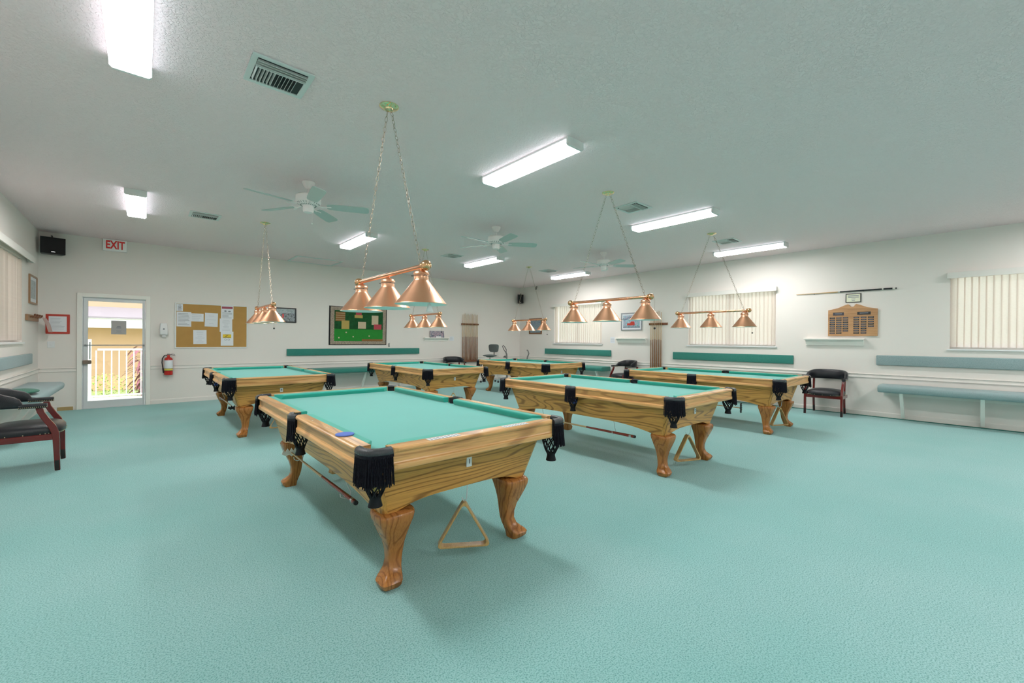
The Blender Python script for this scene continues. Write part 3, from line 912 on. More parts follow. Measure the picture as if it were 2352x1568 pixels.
def pocket(parent, kind, sx, sy, seed, balls=None):
    rnd = random.Random(seed)
    if kind == 'corner':
        path = bezier((RW-0.004, RL-0.130, 0), (RW+0.016, RL+0.016, 0), (RW-0.130, RL-0.004, 0), 14)
        cx, cy, rr = RW-0.078, RL-0.078, 0.062
        ns = 30
    else:
        path = bezier((RW-0.010, -0.070, 0), (RW+0.040, 0, 0), (RW-0.010, 0.070, 0), 10)
        cx, cy, rr = RW-0.058, 0.0, 0.056
        ns = 17
    S = lambda p, z: Vector((p[0]*sx, p[1]*sy, z))
    pn = bpy.data.objects.new('pocket', None); COL.objects.link(pn); pn.parent = parent
    b = MB()
    # leather shield: rolled top over a short apron
    rings = []
    for i, p in enumerate(path):
        pi, pj = path[max(i-1, 0)], path[min(i+1, len(path)-1)]
        tn = (pj-pi).normalized(); nn = Vector((tn.y, -tn.x, 0))
        if nn.dot(p-Vector((cx, cy, 0))) < 0: nn = -nn
        prof = [(-0.034, ZT-0.012), (-0.030, ZT-0.001), (-0.018, ZT+0.005), (-0.004, ZT+0.002), (0.006, ZT-0.008), (0.008, ZT-0.022), (0.004, ZT-0.030), (-0.010, ZT-0.030), (-0.026, ZT-0.024)]
        rings.append([S(p+nn*d, z) for d, z in prof])
    b.loft(rings)
    # inner collar
    a0 = math.atan2(1, 1) if kind == 'corner' else 0.0
    r1 = []; r2 = []
    for i in range(17):
        a = a0-1.9+3.8*i/16
        r1.append(S((cx+rr*math.cos(a), cy+rr*math.sin(a)), ZT-0.006)); r2.append(S((cx+rr*0.92*math.cos(a), cy+rr*0.92*math.sin(a)), 0.690))
    b.loft([r1, r2], cap=False, closed=False)
    r3 = [S((cx+(rr+0.012)*math.cos(a0-1.9+3.8*i/16), cy+(rr+0.012)*math.sin(a0-1.9+3.8*i/16)), ZT-0.004) for i in range(17)]
    b.loft([r1, r3], cap=False, closed=False)
    b.build('pocket_iron', 'pocket_leather', pn, smooth=True)
    # fringe of twisted cords
    b = MB()
    tot = len(path)-1
    for row in (0, 1):
        for i in range(ns):
            t = (i+0.5+row*0.35)/ns*tot
            k = min(int(t), tot-1); p = path[k].lerp(path[k+1], t-k)
            nn = (p-Vector((cx, cy, 0))).normalized()
            p = p+nn*(0.003-0.008*row)
            L = 0.150+rnd.uniform(-0.012, 0.010); dx, dy = rnd.uniform(-0.004, 0.004), rnd.uniform(-0.004, 0.004)
            pts = []
            for q in range(7):
                f = q/6
                pts.append(S(p+nn*(0.008*f)+Vector((dx*f, dy*f, 0)), ZT-0.024-L*f))
            b.tube(pts, [0.0030+0.0007*(q % 2) for q in range(7)], 5)
    band = [[S(p+(p-Vector((cx, cy, 0))).normalized()*d, z) for d, z in ((0.006, ZT-0.024), (0.007, ZT-0.040), (-0.002, ZT-0.040), (-0.002, ZT-0.024))] for p in path]
    b.loft(band)
    b.build('fringe', 'fringe', pn, smooth=True)
    # woven basket
    b = MB()
    zt, zb = 0.690, 0.560
    def rad(z):
        f = (zt-z)/(zt-zb); return rr*(0.95+0.05*math.sin(f*PI))*(1-0.58*f**1.8)
    ncord = 9
    for sgn in (1, -1):
        for i in range(ncord):
            pts = []
            for q in range(9):
                z = zt-(zt-zb)*q/8; a = 2*PI*i/ncord+sgn*q/8*1.35
                pts.append(S((cx+rad(z)*math.cos(a), cy+rad(z)*math.sin(a)), z))
            b.tube(pts, 0.0040, 5)
    cc = S((cx, cy), 0)
    b.lathe([(0.030, 0.566), (0.026, 0.552), (0.034, 0.518), (0.030, 0.518), (0.022, 0.550)], 16, (cc.x, cc.y, 0), cap=False)
    b.lathe([(rr*0.97, 0.698), (rr*0.97, 0.686), (rr*0.90, 0.686), (rr*0.90, 0.698)], 18, (cc.x, cc.y, 0), cap=False)
    b.build('pocket_net', 'net', pn, smooth=True)
    return pn, cc

def make_table():
    t = thing('pool_table', '', 'pool table', (0, 0, 0), 0, 'oak pool tables')
    for s in ('+x', '-x'):
        for a, c in ((1, -1), (-1, 1)):
            lo, hi = (0.062, 1.142) if a == 1 else (-1.142, -0.062)
            r = rail_mesh(s, lo, hi).build('rail', ['oak_rail_y', 'ivory'], t)
            if a == 1: cm = cushion_mesh(s, 0.062, 1.098, 0.078, 1.040)
            else: cm = cushion_mesh(s, -1.098, -0.062, -1.040, -0.078)
            cm.build('cushion', 'baize_cushion', r, bevel=0.002, seg=1)
    for s in ('+y', '-y'):
        r = rail_mesh(s, -0.556, 0.556).build('rail', ['oak_rail_x', 'ivory'], t)
        b = MB()
        y = RL-0.075
        sg = 1 if s == '+y' else -1
        cushion_mesh(s, -0.538, 0.538, -0.480, 0.480).build('cushion', 'baize_cushion', r, bevel=0.002, seg=1)
        b.box(-0.538, 0.538, sg*(RL-0.102), sg*(RL-0.074), 0.70, ZT-0.0012)
        b.build('rail_cloth', 'baize_cushion', r)
    # cloth bed with pocket cut-outs
    b = MB(); poly = []
    w, l = 0.612, 1.172
    def arc(cx, cy, r, a0, a1, n=8):
        return [(cx+r*math.cos(a0+(a1-a0)*i/n), cy+r*math.sin(a0+(a1-a0)*i/n)) for i in range(n+1)]
    cw, cl, r = RW-0.078, RL-0.078, 0.066
    poly += arc(cw, cl, r, math.radians(277), math.radians(173), 8)
    poly += arc(-cw, cl, r, math.radians(7), math.radians(-97), 8)
    poly += arc(-(RW-0.058), 0, 0.052, math.radians(75), math.radians(-75), 8)
    poly += arc(-cw, -cl, r, math.radians(97), math.radians(-7), 8)
    poly += arc(cw, -cl, r, math.radians(187), math.radians(83), 8)
    poly += arc(RW-0.058, 0, 0.052, math.radians(255), math.radians(105), 8)
    b.prism(poly, 0.735, ZT-0.044); b.build('playing_surface', 'baize', t)
    for s in ('+x', '-x'):
        b = MB(); panel(b, s); b.build('side_panel', 'oak_cabinet_y', t)
    for s in ('+y', '-y'):
        b = MB(); panel(b, s); b.build('end_panel', 'oak_cabinet_x', t)
    b = MB(); b.box(-0.56, 0.56, -1.10, 1.10, 0.685, 0.734); b.build('slate_frame', 'oak_cabinet_y', t)
    for sx in (-1, 1):
        for sy in (-1, 1):
            corner_post(sx, sy).build('corner_post', 'oak_cabinet_z', t, bevel=0.003, seg=1)
            leg_mesh(sx, sy).build('leg', 'oak_leg', t, smooth=True)
            pocket(t, 'corner', sx, sy, 5+sx+3*sy)
        pocket(t, 'side', sx, 1, 11+sx)
    # wire hooks under the left side (hold the bridge stick) and at the near end (holds the triangle)
    for hy in (-0.45, 0.62):
        b = MB(); b.tube([(-0.485, hy, 0.47), (-0.47, hy, 0.40), (-0.445, hy, 0.345), (-0.45, hy, 0.318), (-0.485, hy, 0.312), (-0.508, hy, 0.325), (-0.512, hy, 0.345)], 0.003, 6)
        b.build('wire_hook', 'cord_white', t, smooth=True)
    b = MB(); b.tube([(0.03, -1.058, 0.48), (0.03, -1.045, 0.41), (0.03, -1.040, 0.36), (0.03, -1.028, 0.340), (0.03, -1.013, 0.333), (0.03, -0.998, 0.340), (0.03, -0.992, 0.352)], 0.003, 6); b.build('wire_hook', 'cord_white', t, smooth=True)
    b = MB(); b.box(-0.018, 0.018, -1.1075, -1.100, 0.570, 0.630); b.xf(Matrix.Translation((0, 0.0, 0)))
    b.build('number_plate', 'white_plastic', t, rot=(0, 0, 0))
    return t
TLAB = ['nearest oak pool table with bright green cloth and black fringed pockets',
        'oak pool table in the middle of the front row, right of the nearest one',
        'oak pool table of the front row nearest the right wall and armchair',
        'oak pool table at the left of the back row, before the cork board',
        'oak pool table in the middle of the back row, behind the nearest one',
        'farthest oak pool table, in the back row near the far corner']
tables = []
for y in TY:
    for x in TX:
        o = make_table() if not tables else copy_tree(tables[0])
        o.location = (x, y, 0); o['label'] = TLAB[len(tables)]
        tables.append(o)
for i, t in enumerate(tables):
    for ch in t.children:
        if ch.name.startswith('number_plate'):
            ch.rotation_euler = (0, 0, 0); ch.location = (0, 0, 0)
            text('numeral', str(i+1), 0.040, 'ink_black', ch, (0, -1.108, 0.600), depth=0.0008)
# score strips and coaster on the nearest table
t1 = tables[0]
for x0 in (-0.345, 0.155):
    b = MB(); b.box(x0, x0+0.190, -RL+0.018, -RL+0.062, ZT+0.0004, ZT+0.0016); b.mi = 1
    rnd = random.Random(int(x0*100)+70)
    for i in range(8):
        for j in range(2):
            b.box(x0+0.010+i*0.0225, x0+0.020+i*0.0225+rnd.uniform(0, 0.005), -RL+0.024+j*0.019, -RL+0.033+j*0.019, ZT+0.0016, ZT+0.0019)
    o = b.build('score_strip', ['paper', 'ink'], t1); o['label'] = 'white printed score strip on the end rail'
b = MB(); b.lathe([(0.001, 0.0), (0.047, 0.0), (0.048, 0.003), (0.047, 0.005), (0.001, 0.006)], 32)
o = b.build('coaster', 'blue_chalk', loc=(0.806, 2.262, ZT+0.0018), smooth=True); tag(o, 'round blue coaster lying on the left rail of the nearest pool table', 'coaster')
# balls lying in a few pocket nets
for x, y, m, lab in ((TX[1]-RW+0.058, TY[0]-0.016, 'ball_blue', 'blue ball in the left side pocket net of the second front table'),
                     (TX[0]-RW+0.058, TY[1]-0.016, 'ball_blue', 'blue ball in the left side pocket net of the left back table')):
    b = MB(); b.sphere((0, 0, 0), 0.0285, 18, 12); o = b.build('pool_ball', m, loc=(x, y, 0.625), smooth=True); tag(o, lab, 'ball', 'balls in pocket nets')
b = MB(); b.sphere((0, 0, 0), 0.0285, 18, 12); o = b.build('pool_ball', 'ball_gold', loc=(TX[0]-RW+0.078, TY[0]-RL+0.078, 0.615), smooth=True); tag(o, 'yellowish ball showing through the fringe of the nearest corner pocket', 'ball', 'balls in pocket nets')

# triangles hanging from the hooks
def tri_mesh(b, side=0.335, depth=0.055, th=0.011):
    """rounded triangle outline in XZ, apex at (0,0,0), hanging down"""
    h = side*0.866; r = 0.028
    cor = [Vector((0, 0, 0)), Vector((side/2, 0, -h)), Vector((-side/2, 0, -h))]
    def outline(ins):
        pts = []; c = sum(cor, Vector())/3
        cc = [c+(p-c)*((1-ins/(h/3))) for p in cor]
        for i in range(3):
            p, q, o = cc[i], cc[i-1], cc[(i+1) % 3]
            a = p+(q-p).normalized()*r*1.5; e = p+(o-p).normalized()*r*1.5
            pts += bezier(a, p, e, 5)
        return pts
    A_, B_ = outline(0), outline(th); n = len(A_)
    rings = [[p+Vector((0, -depth/2, 0)) for p in A_], [p+Vector((0, depth/2, 0)) for p in A_], [p+Vector((0, depth/2, 0)) for p in B_], [p+Vector((0, -depth/2, 0)) for p in B_]]
    vs_ = [p for r_ in rings for p in r_]; fs = []
    for k in range(4):
        for i in range(n):
            fs.append((k*n+i, k*n+(i+1) % n, ((k+1) % 4)*n+(i+1) % n, ((k+1) % 4)*n+i))
    b.add(vs_, fs)
TRL = ['light wooden triangle rack hanging at the near end of the nearest table',
       'wooden triangle rack hanging by the right foot of the second front table',
       'wooden triangle rack hanging at the near end of the table by the right wall',
       'wooden triangle rack seen under the rail, at the near end of the left back table',
       'wooden triangle rack hanging at the near end of the middle back table',
       'wooden triangle rack hanging at the near end of the farthest table']
TRI_ROT = [-0.56, -0.42, -0.45, -0.3, -0.6, -0.7]
b = MB(); tri_mesh(b); tri0 = b.build('triangle_rack', 'pale_wood', bevel=0.003, seg=1)
for i, t in enumerate(tables):
    o = tri0 if i == 0 else tri0.copy()
    if i: COL.objects.link(o)
    o.location = (t.location.x+0.030, t.location.y-1.013, 0.352); o.rotation_euler = (0, 0, TRI_ROT[i])
    tag(o, TRL[i], 'triangle rack', 'wooden triangle racks')
o = tri0.copy(); COL.objects.link(o); o.location = (TX[0]+0.02, TY[0]+0.95, 0.345); o.rotation_euler = (0.0, 0, 0.2)
tag(o, 'second wooden triangle rack, far under the nearest table at its back end', 'triangle rack', 'wooden triangle racks')

# bridge sticks lying in the hooks
def make_bridge(flip):
    t = thing('bridge_stick', '', 'bridge stick', (0, 0, 0), 0, 'bridge sticks under the tables')
    L = 1.46; s = -1 if flip else 1
    b = MB(); b.tube([(0, s*0.73, 0), (0, -s*0.10, 0)], [0.0065, 0.0100], 12); b.build('shaft', 'cue_maple', t, smooth=True)
    b = MB(); b.tube([(0, -s*0.10, 0), (0, -s*0.66, 0)], [0.0101, 0.0150], 12); b.mi = 1; b.tube([(0, -s*0.66, 0), (0, -s*0.685, 0)], 0.0152, 12); b.mi = 0; b.tube([(0, -s*0.685, 0), (0, -s*0.715, 0)], 0.0152, 12)
    b.mi = 2; b.tube([(0, -s*0.715, 0), (0, -s*0.73, 0)], [0.0152, 0.0135], 12)
    b.build('butt', ['cue_butt_red', 'chrome', 'rubber'], t, smooth=True)
    b = MB()
    zig = [(-0.075, 0.0), (-0.062, 0.034), (-0.048, 0.012), (-0.030, 0.040), (-0.014, 0.014), (0.0, 0.042), (0.014, 0.014), (0.030, 0.040), (0.048, 0.012), (0.062, 0.034), (0.075, 0.0), (0.045, -0.02), (0.02, -0.012), (0.0, -0.030), (-0.02, -0.012), (-0.045, -0.02)]
    b.prism(zig, s*0.722, s*0.734, 'xzy'); hd = b.build('bridge_head', 'ivory' if not flip else 'cue_black', t)
    return t
for i, flip, dy, lab in ((0, False, 0.11, 'bridge stick with a white zigzag head lying in the hooks under the nearest table'),
                         (1, False, 0.02, 'long cue stick lying in the hooks under the second front table'),
                         (2, True, 0.07, 'bridge stick with a black zigzag head under the table by the right wall'),
                         (3, True, 0.16, 'bridge stick with a zigzag head under the left back table')):
    o = make_bridge(flip); t = tables[i]
    o.location = (t.location.x-0.476, t.location.y+dy, 0.330); o['label'] = lab
    if i == 2: o.rotation_euler = (0, PI/2, 0)

# ------------------------------------------------------------------ pool cues and wall racks
def make_cue():
    t = thing('pool_cue', '', 'cue', (0, 0, 0), 0, None)
    b = MB(); b.tube([(0, 0, 0.74), (0, 0, 1.44)], [0.0105, 0.0065], 10); b.mi = 1; b.tube([(0, 0, 1.44), (0, 0, 1.47)], 0.0066, 10); b.build('shaft', ['cue_maple', 'ivory'], t, smooth=True)
    b = MB(); b.tube([(0, 0, 0.0), (0, 0, 0.02)], 0.0148, 10); b.mi = 1; b.tube([(0, 0, 0.02), (0, 0, 0.74)], [0.0150, 0.0106], 10); b.build('butt', ['rubber', 'cue_butt'], t, smooth=True)
    return t
cue0 = None
def rack(wall_, u, z0, n, pitch, bar_z, bar_w, label, cuelabel, group, base=True, cueh=0.0):
    global cue0
    r = wall_thing('cue_rack', label, 'cue rack', wall_, u, 0, 'wall cue racks')
    w = (n-1)*pitch/2
    b = MB(); x0 = -w-bar_w[0]; x1 = w+bar_w[1]
    b.box(x0, x1, -0.020, -0.001, bar_z-0.028, bar_z+0.028)
    for i in range(n+1):
        x = -w-pitch/2+i*pitch
        b.box(x-pitch*0.18, x+pitch*0.18, -0.062, -0.020, bar_z-0.022, bar_z+0.022)
    b.build('clip_bar', 'rack_wood', r, bevel=0.002, seg=1)
    b = MB(); b.box(-w-0.035, w+0.035, -0.085, -0.001, z0-0.045, z0); b.box(-w-0.035, w+0.035, -0.085, -0.072, z0, z0+0.020); b.build('base_block', 'rack_wood', r, bevel=0.003, seg=1)
    sx = {'A': (1, 0), 'B': (0, -1)}[wall_]; out = {'A': (0, -1), 'B': (-1, 0)}[wall_]
    for i in range(n):
        o = make_cue() if cue0 is None else copy_tree(cue0)
        if cue0 is None: cue0 = o
        d = -w+i*pitch
        bx, by = wall_loc(wall_, u, 0)[0][:2]
        o.location = (bx+sx[0]*d+out[0]*0.041, by+sx[1]*d+out[1]*0.041, z0+0.0005)
        o.scale = (1, 1, cueh*(1+0.012*((i*7) % 5-2)/2)); o['label'] = cuelabel; o['group'] = group
rack('A', 7.715, 0.665, 12, 0.0515, 1.80, (0.03, 0.03), 'wall cue rack holding a dozen pool cues on the back wall', 'pool cue standing in the dozen-cue rack on the back wall', 'pool cues in the back wall rack', cueh=1.0)
rack('B', 5.645, 0.60, 6, 0.0560, 1.755, (0.075, 0.16), 'wall cue rack with six cues and a hanging hook on the right wall', 'pool cue standing in the six-cue rack on the right wall', 'pool cues in the right wall rack', cueh=1.02)
t = thing('display_cue', 'long pool cue mounted sideways on the right wall above the oak plaque', 'cue', (XR-0.022, 1.845, 2.268), 0)
def cy(f): return 0.745-1.49*f
b = MB(); b.tube([(0, cy(0), 0), (0, cy(0.45), 0.0)], [0.006, 0.011], 10); b.build('shaft', 'cue_maple', t, smooth=True)
b = MB(); b.tube([(0, cy(0.45), 0), (0, cy(0.47), 0)], 0.0113, 10); b.build('joint', 'chrome', t, smooth=True)
b = MB(); b.tube([(0, cy(0.47), 0), (0, cy(0.87), 0)], [0.0115, 0.0145], 10); b.mi = 1; b.tube([(0, cy(0.87), 0), (0, cy(0.885), 0)], 0.0147, 10); b.mi = 0; b.tube([(0, cy(0.885), 0), (0, cy(0.965), 0)], 0.015, 10)
b.mi = 1; b.tube([(0, cy(0.965), 0), (0, cy(0.99), 0)], 0.015, 10); b.mi = 0; b.tube([(0, cy(0.99), 0), (0, cy(1.0), 0)], 0.0145, 10)
b.build('butt', ['cue_black', 'ivory'], t, smooth=True)
b = MB()
for f in (0.2, 0.7): b.box(-0.002, 0.021, cy(f)-0.006, cy(f)+0.006, -0.017, -0.010)
b.build('cue_holder', 'hook_metal', t)

# ------------------------------------------------------------------ benches and backrests (carpeted)
def slab(b, x0, x1, y0, y1, z0, z1): b.box(x0, x1, y0, y1, z0, z1)
def bench(wall_, u0, u1, label, mat, braces, depth=0.45):
    t = wall_thing('wall_bench', label, 'bench', wall_, (u0+u1)/2, 0, 'carpeted wall benches')
    h = abs(u1-u0)/2
    b = MB()
    prof = [(-0.022, 0.600), (-depth+0.05, 0.592), (-depth+0.012, 0.575), (-depth, 0.545), (-depth+0.008, 0.500), (-depth+0.03, 0.475), (-0.022, 0.470)]
    b.prism(prof, -h, h, 'yzx'); b.build('seat', mat, t, bevel=0.012, seg=2, smooth=True)
    for x in braces:
        b = MB(); b.loft([[(x-0.022, -depth+0.10, 0.470), (x+0.022, -depth+0.10, 0.470), (x+0.022, -depth+0.16, 0.470), (x-0.022, -depth+0.16, 0.470)],
                          [(x-0.022, -0.075, 0.03), (x+0.022, -0.075, 0.03), (x+0.022, -0.016, 0.03), (x-0.022, -0.016, 0.03)]])
        b.build('brace', 'trim_white', t)
    b = MB(); b.box(-h+0.02, h-0.02, -0.020, -0.001, 0.40, 0.470); b.build('ledger', 'trim_white', t)
    return t
bench('L', 7.56, 9.80, 'grey green carpeted bench on the left wall beside the door', 'bench_carpet', (-0.55, 0.55), 0.42)
bench('A', 2.51, 5.945, 'dark green carpeted bench on the back wall behind the pool tables', 'bench_carpet_green', (-1.0, 0.04, 1.1))
bench('B', 7.03, 9.59, 'green carpeted bench on the right wall nearest the far corner', 'bench_carpet_green', (-0.6, 1.0))
bench('B', 2.70, 5.19, 'green carpeted bench on the right wall mostly hidden by the pool table', 'bench_carpet_green', (-0.9, 0.9))
bench('B', -2.35, 1.285, 'long grey green carpeted bench at the right edge of the photo', 'bench_carpet', (-1.53, -0.62, 0.28, 1.2), 0.45)
b = MB(); b.sphere((0, 0, 0.033), 1.0, 20, 10, (0.17, 0.24, 0.034))
o = b.build('seat_pad', 'pile_green', loc=(-1.14, 7.82, 0.600), smooth=True); tag(o, 'dark green shaggy pad on the left bench behind the armchair', 'cushion')
def backrest(wall_, u0, u1, z0, z1, label, mat, rnd_=0.010):
    h = abs(u1-u0)/2; zh = (z1-z0)/2
    b = MB(); b.box(-h, h, -0.042, -0.0015, -zh, zh)
    o = b.build('wall_pad', mat, bevel=rnd_, seg=3, smooth=True)
    tag(place_on_wall(o, wall_, (u0+u1)/2, (z0+z1)/2), label, 'wall pad', 'carpeted back pads on the walls')
backrest('L', 7.6, 10.05, 0.875, 1.040, 'grey green padded backrest strip on the left wall below the window', 'bench_carpet', 0.015)
backrest('A', 2.51, 5.945, 0.905, 1.066, 'long green backrest strip on the back wall below the green tapestry', 'bench_carpet_green')
backrest('B', 7.02, 9.59, 0.882, 1.052, 'green backrest strip on the right wall under the window nearest the corner', 'bench_carpet_green')
backrest('B', 2.632, 5.188, 0.878, 1.052, 'green backrest strip on the right wall under the middle window', 'bench_carpet_green')
backrest('B', -2.35, 1.36, 0.922, 1.097, 'grey green backrest strip at the right edge above the long bench', 'bench_carpet', 0.014)

# ------------------------------------------------------------------ armchairs
def make_armchair():
    """faces local +x"""
    t = thing('armchair', '', 'chair', (0, 0, 0), 0, 'black leather captain armchairs')
    def sq(c, hx, hy, z): return [(c[0]-hx, c[1]-hy, z), (c[0]+hx, c[1]-hy, z), (c[0]+hx, c[1]+hy, z), (c[0]-hx, c[1]+hy, z)]
    for s in (-1, 1):
        b = MB()
        pr = [(0.235, 0, .019), (0.231, 0.10, .020), (0.225, 0.30, .024), (0.218, 0.37, .026), (0.195, 0.44, .028), (0.150, 0.52, .026), (0.122, 0.58, .024), (0.112, 0.622, .024)]
        b.loft([sq((x, s*0.272), h, 0.017, z) for x, z, h in pr])
        b.m = [1 if k < 4 else 0 for k in range(len(b.m))]
        b.build('front_leg', ['mahogany', 'dark_foot'], t, bevel=0.004, seg=1)
        b = MB()
        pr = [(-0.262, 0, .018), (-0.248, 0.11, .020), (-0.235, 0.20, .021), (-0.225, 0.36, .023), (-0.235, 0.48, .021), (-0.250, 0.64, .020)]
        b.loft([sq((x, s*0.235), h, 0.016, z) for x, z, h in pr]); b.m = [1 if k < 4 else 0 for k in range(len(b.m))]; b.build('back_leg', ['mahogany', 'dark_foot'], t, bevel=0.004, seg=1)
    b = MB()
    b.box(-0.205, 0.215, -0.285, -0.262, 0.305, 0.362); b.box(-0.205, 0.215, 0.262, 0.285, 0.305, 0.362); b.box(0.200, 0.225, -0.262, 0.262, 0.305, 0.362); b.box(-0.235, -0.210, -0.235, 0.235, 0.305, 0.362)
    b.build('seat_frame', 'mahogany', t, bevel=0.003, seg=1)
    # cushion: dome
    b = MB(); rings = []
    for f, z in ((1.0, 0.358), (1.01, 0.385), (1.0, 0.408), (0.93, 0.432), (0.75, 0.452), (0.45, 0.466), (0.12, 0.470)):
        ring = []
        for k in range(32):
            a = 2*PI*k/32; c, q = math.cos(a), math.sin(a); e = 0.38
            x = math.copysign(abs(c)**e, c)*0.243*f+0.008; y = math.copysign(abs(q)**e, q)*0.268*f
            if x > 0.1: x += 0.020*f*(1-(y/0.27)**2)
            ring.append((x, y, z))
        rings.append(ring)
    b.loft(rings); b.mi = 1
    for k in range(52):
        a = 2*PI*k/52; c, q = math.cos(a), math.sin(a); e = 0.38
        x = math.copysign(abs(c)**e, c)*0.246+0.008; y = math.copysign(abs(q)**e, q)*0.271
        if x > 0.1: x += 0.020*(1-(y/0.27)**2)
        b.sphere((x, y, 0.368), 0.0045, 6, 4)
    b.build('seat', ['leather', 'brass_nail'], t, smooth=True)
    # U shaped arm and back roll
    def upath(f):
        """f in [-1,1], 0 at back centre"""
        a = abs(f)
        if a < 0.55:
            th = a/0.55*PI/2
            x = -0.02-0.265*math.cos(th)**0.9 if th < PI/2 else -0.02
            y = 0.287*math.sin(th)**0.8
        else:
            x = -0.02+(a-0.55)/0.45*0.185; y = 0.287
        return Vector((x, math.copysign(y, f) if f else 0.0, 0))
    def section(f, zlo, zhi, th):
        p = upath(f); q = upath(min(1, f+0.01)); o = upath(max(-1, f-0.01)); d = (q-o).normalized(); nn = Vector((d.y, -d.x, 0))
        ring = []
        for k in range(14):
            a = 2*PI*k/14; c, s = math.cos(a), math.sin(a); e = 0.6
            u = math.copysign(abs(c)**e, c)*th; v = math.copysign(abs(s)**e, s)*(zhi-zlo)/2
            lean = -0.03*max(0, (v/(zhi-zlo)))*(1 if abs(f) < 0.5 else 0)
            pp = p+nn*u; ring.append((pp.x+lean, pp.y, (zlo+zhi)/2+v))
        return ring
    b = MB(); rings = []
    fs = [-0.62+1.24*i/26 for i in range(27)]
    for f in fs:
        g = max(0, 1-(abs(f)/0.62)**3.2)
        rings.append(section(f, 0.632, 0.672+0.138*g**0.8, 0.022+0.014*g))
    b.loft(rings); b.build('backrest', 'leather', t, smooth=True)
    for s in (-1, 1):
        b = MB(); rings = []
        for i in range(9):
            f = 0.56+0.44*i/8
            rings.append(section(s*f, 0.624, 0.668, 0.030))
        if s < 0: rings.reverse()
        b.loft(rings); b.mi = 1
        for i in range(15):
            p = upath(s*(0.57+0.42*i/14)); b.sphere((p.x, p.y+s*0.030, 0.636), 0.0042, 6, 4)
            b.sphere((p.x, p.y-s*0.030, 0.636), 0.0042, 6, 4)
        b.build('armrest', ['leather', 'brass_nail'], t, smooth=True)
    return t
CH = [(-0.872, 6.305, 0.03, 'black leather armchair with red mahogany frame cut by the left edge'),
      (9.50, 2.02, PI+0.02, 'black leather armchair between the pool table and the bench on the right'),
      (9.50, 6.38, PI-0.32, 'black leather armchair against the right wall below the red car picture'),
      (6.88, 10.42, -PI/2-0.25, 'black leather armchair at the back wall left of the dozen-cue rack')]
proto = None
for x, y, r, lab in CH:
    o = make_armchair() if proto is None else copy_tree(proto)
    if proto is None: proto = o
    o.location = (x, y, 0); o.rotation_euler = (0, 0, r); o['label'] = lab

# drafting stool
t = thing('drafting_chair', 'grey swivel drafting chair on casters in the far corner', 'chair', (8.05, 10.22, 0), math.radians(200))
b = MB(); b.sphere((0, 0, 0.83), 1.0, 24, 10, (0.225, 0.225, 0.035)); b.build('seat', 'grey_fabric', t, smooth=True)
b = MB(); b.lathe([(0.10, 0.785), (0.12, 0.80), (0.05, 0.808)], 16); b.tube([(0, 0, 0.79), (-0.20, 0, 0.80), (-0.245, 0, 0.84), (-0.250, 0, 1.0)], 0.014, 8); b.build('back_stem', 'black_plastic', t, smooth=True)
b = MB(); rings = []
for xo in (-0.262, -0.250, -0.225, -0.212):
    f = 0.93 if xo in (-0.262, -0.212) else 1.0
    ring = []
    for k in range(28):
        a = 2*PI*k/28; c, q = math.cos(a), math.sin(a); e = 0.5
        y = math.copysign(abs(c)**e, c)*0.175*f; z = math.copysign(abs(q)**e, q)*0.125*f
        y *= 1+0.10*(z/0.125)
        ring.append((xo+0.25*y*y*2, y, 1.055+z))
    rings.append(ring)
b.loft(rings); b.build('backrest', 'grey_fabric', t, smooth=True)
b = MB(); b.tube([(0, 0, 0.10), (0, 0, 0.79)], 0.022, 12); b.build('gas_column', 'chrome', t, smooth=True)
b = MB(); b.ring([(0.20*math.cos(2*PI*i/28), 0.20*math.sin(2*PI*i/28), 0.36) for i in range(28)], 0.010, 6); b.tube([(-0.2, 0, 0.36), (0.2, 0, 0.36)], 0.008, 6); b.build('foot_ring', 'chrome', t, smooth=True)
for k in range(5):
    a = 2*PI*k/5+0.5; c, s = math.cos(a), math.sin(a)
    b = MB(); b.tube([(0, 0, 0.125), (0.28*c, 0.28*s, 0.085)], [0.022, 0.014], 8); ba = b.build('base_arm', 'chrome', t, smooth=True)
    b = MB(); b.tube([(0.28*c-0.014*s, 0.28*s+0.014*c, 0.030), (0.28*c+0.014*s, 0.28*s-0.014*c, 0.030)], 0.0295, 14); b.tube([(0.28*c, 0.28*s, 0.03), (0.28*c, 0.28*s, 0.09)], 0.008, 6); b.build('caster', 'rubber', ba, smooth=True)

# exercise machine: two curved handle posts on a floor frame
t = thing('exercise_machine', 'grey exercise machine with two curved handle posts in the far corner', 'exercise machine', (9.10, 10.12, 0), 0)
b = MB(); b.tube([(-0.18, 0.30, 0.03), (-0.18, 0.30, 0.55), (-0.19, 0.31, 0.86)], [0.03, 0.028, 0.026], 10); b.tube([(-0.19, 0.31, 0.86), (-0.215, 0.34, 0.95)], [0.026, 0.018], 10)
lp = [(-0.20, 0.32, 0.92), (-0.198, 0.318, 1.00), (-0.235, 0.36, 1.10), (-0.265, 0.39, 1.14), (-0.285, 0.412, 1.12), (-0.262, 0.39, 1.03), (-0.23, 0.355, 0.95)]
b.ring(lp, 0.013, 6); b.tube([(-0.18, 0.30, 0.74), (-0.23, 0.35, 0.78), (-0.26, 0.38, 0.75)], [0.03, 0.035, 0.02], 8); b.build('looped_post', 'grey_metal', t, smooth=True)
b = MB(); b.tube([(0.30, -0.13, 0.03), (0.30, -0.13, 0.66), (0.315, -0.15, 0.78), (0.34, -0.18, 0.88), (0.325, -0.16, 0.96), (0.30, -0.13, 1.00)], [0.02, 0.02, 0.022, 0.02, 0.018, 0.018], 10); b.build('curved_post', 'grey_metal', t, smooth=True)
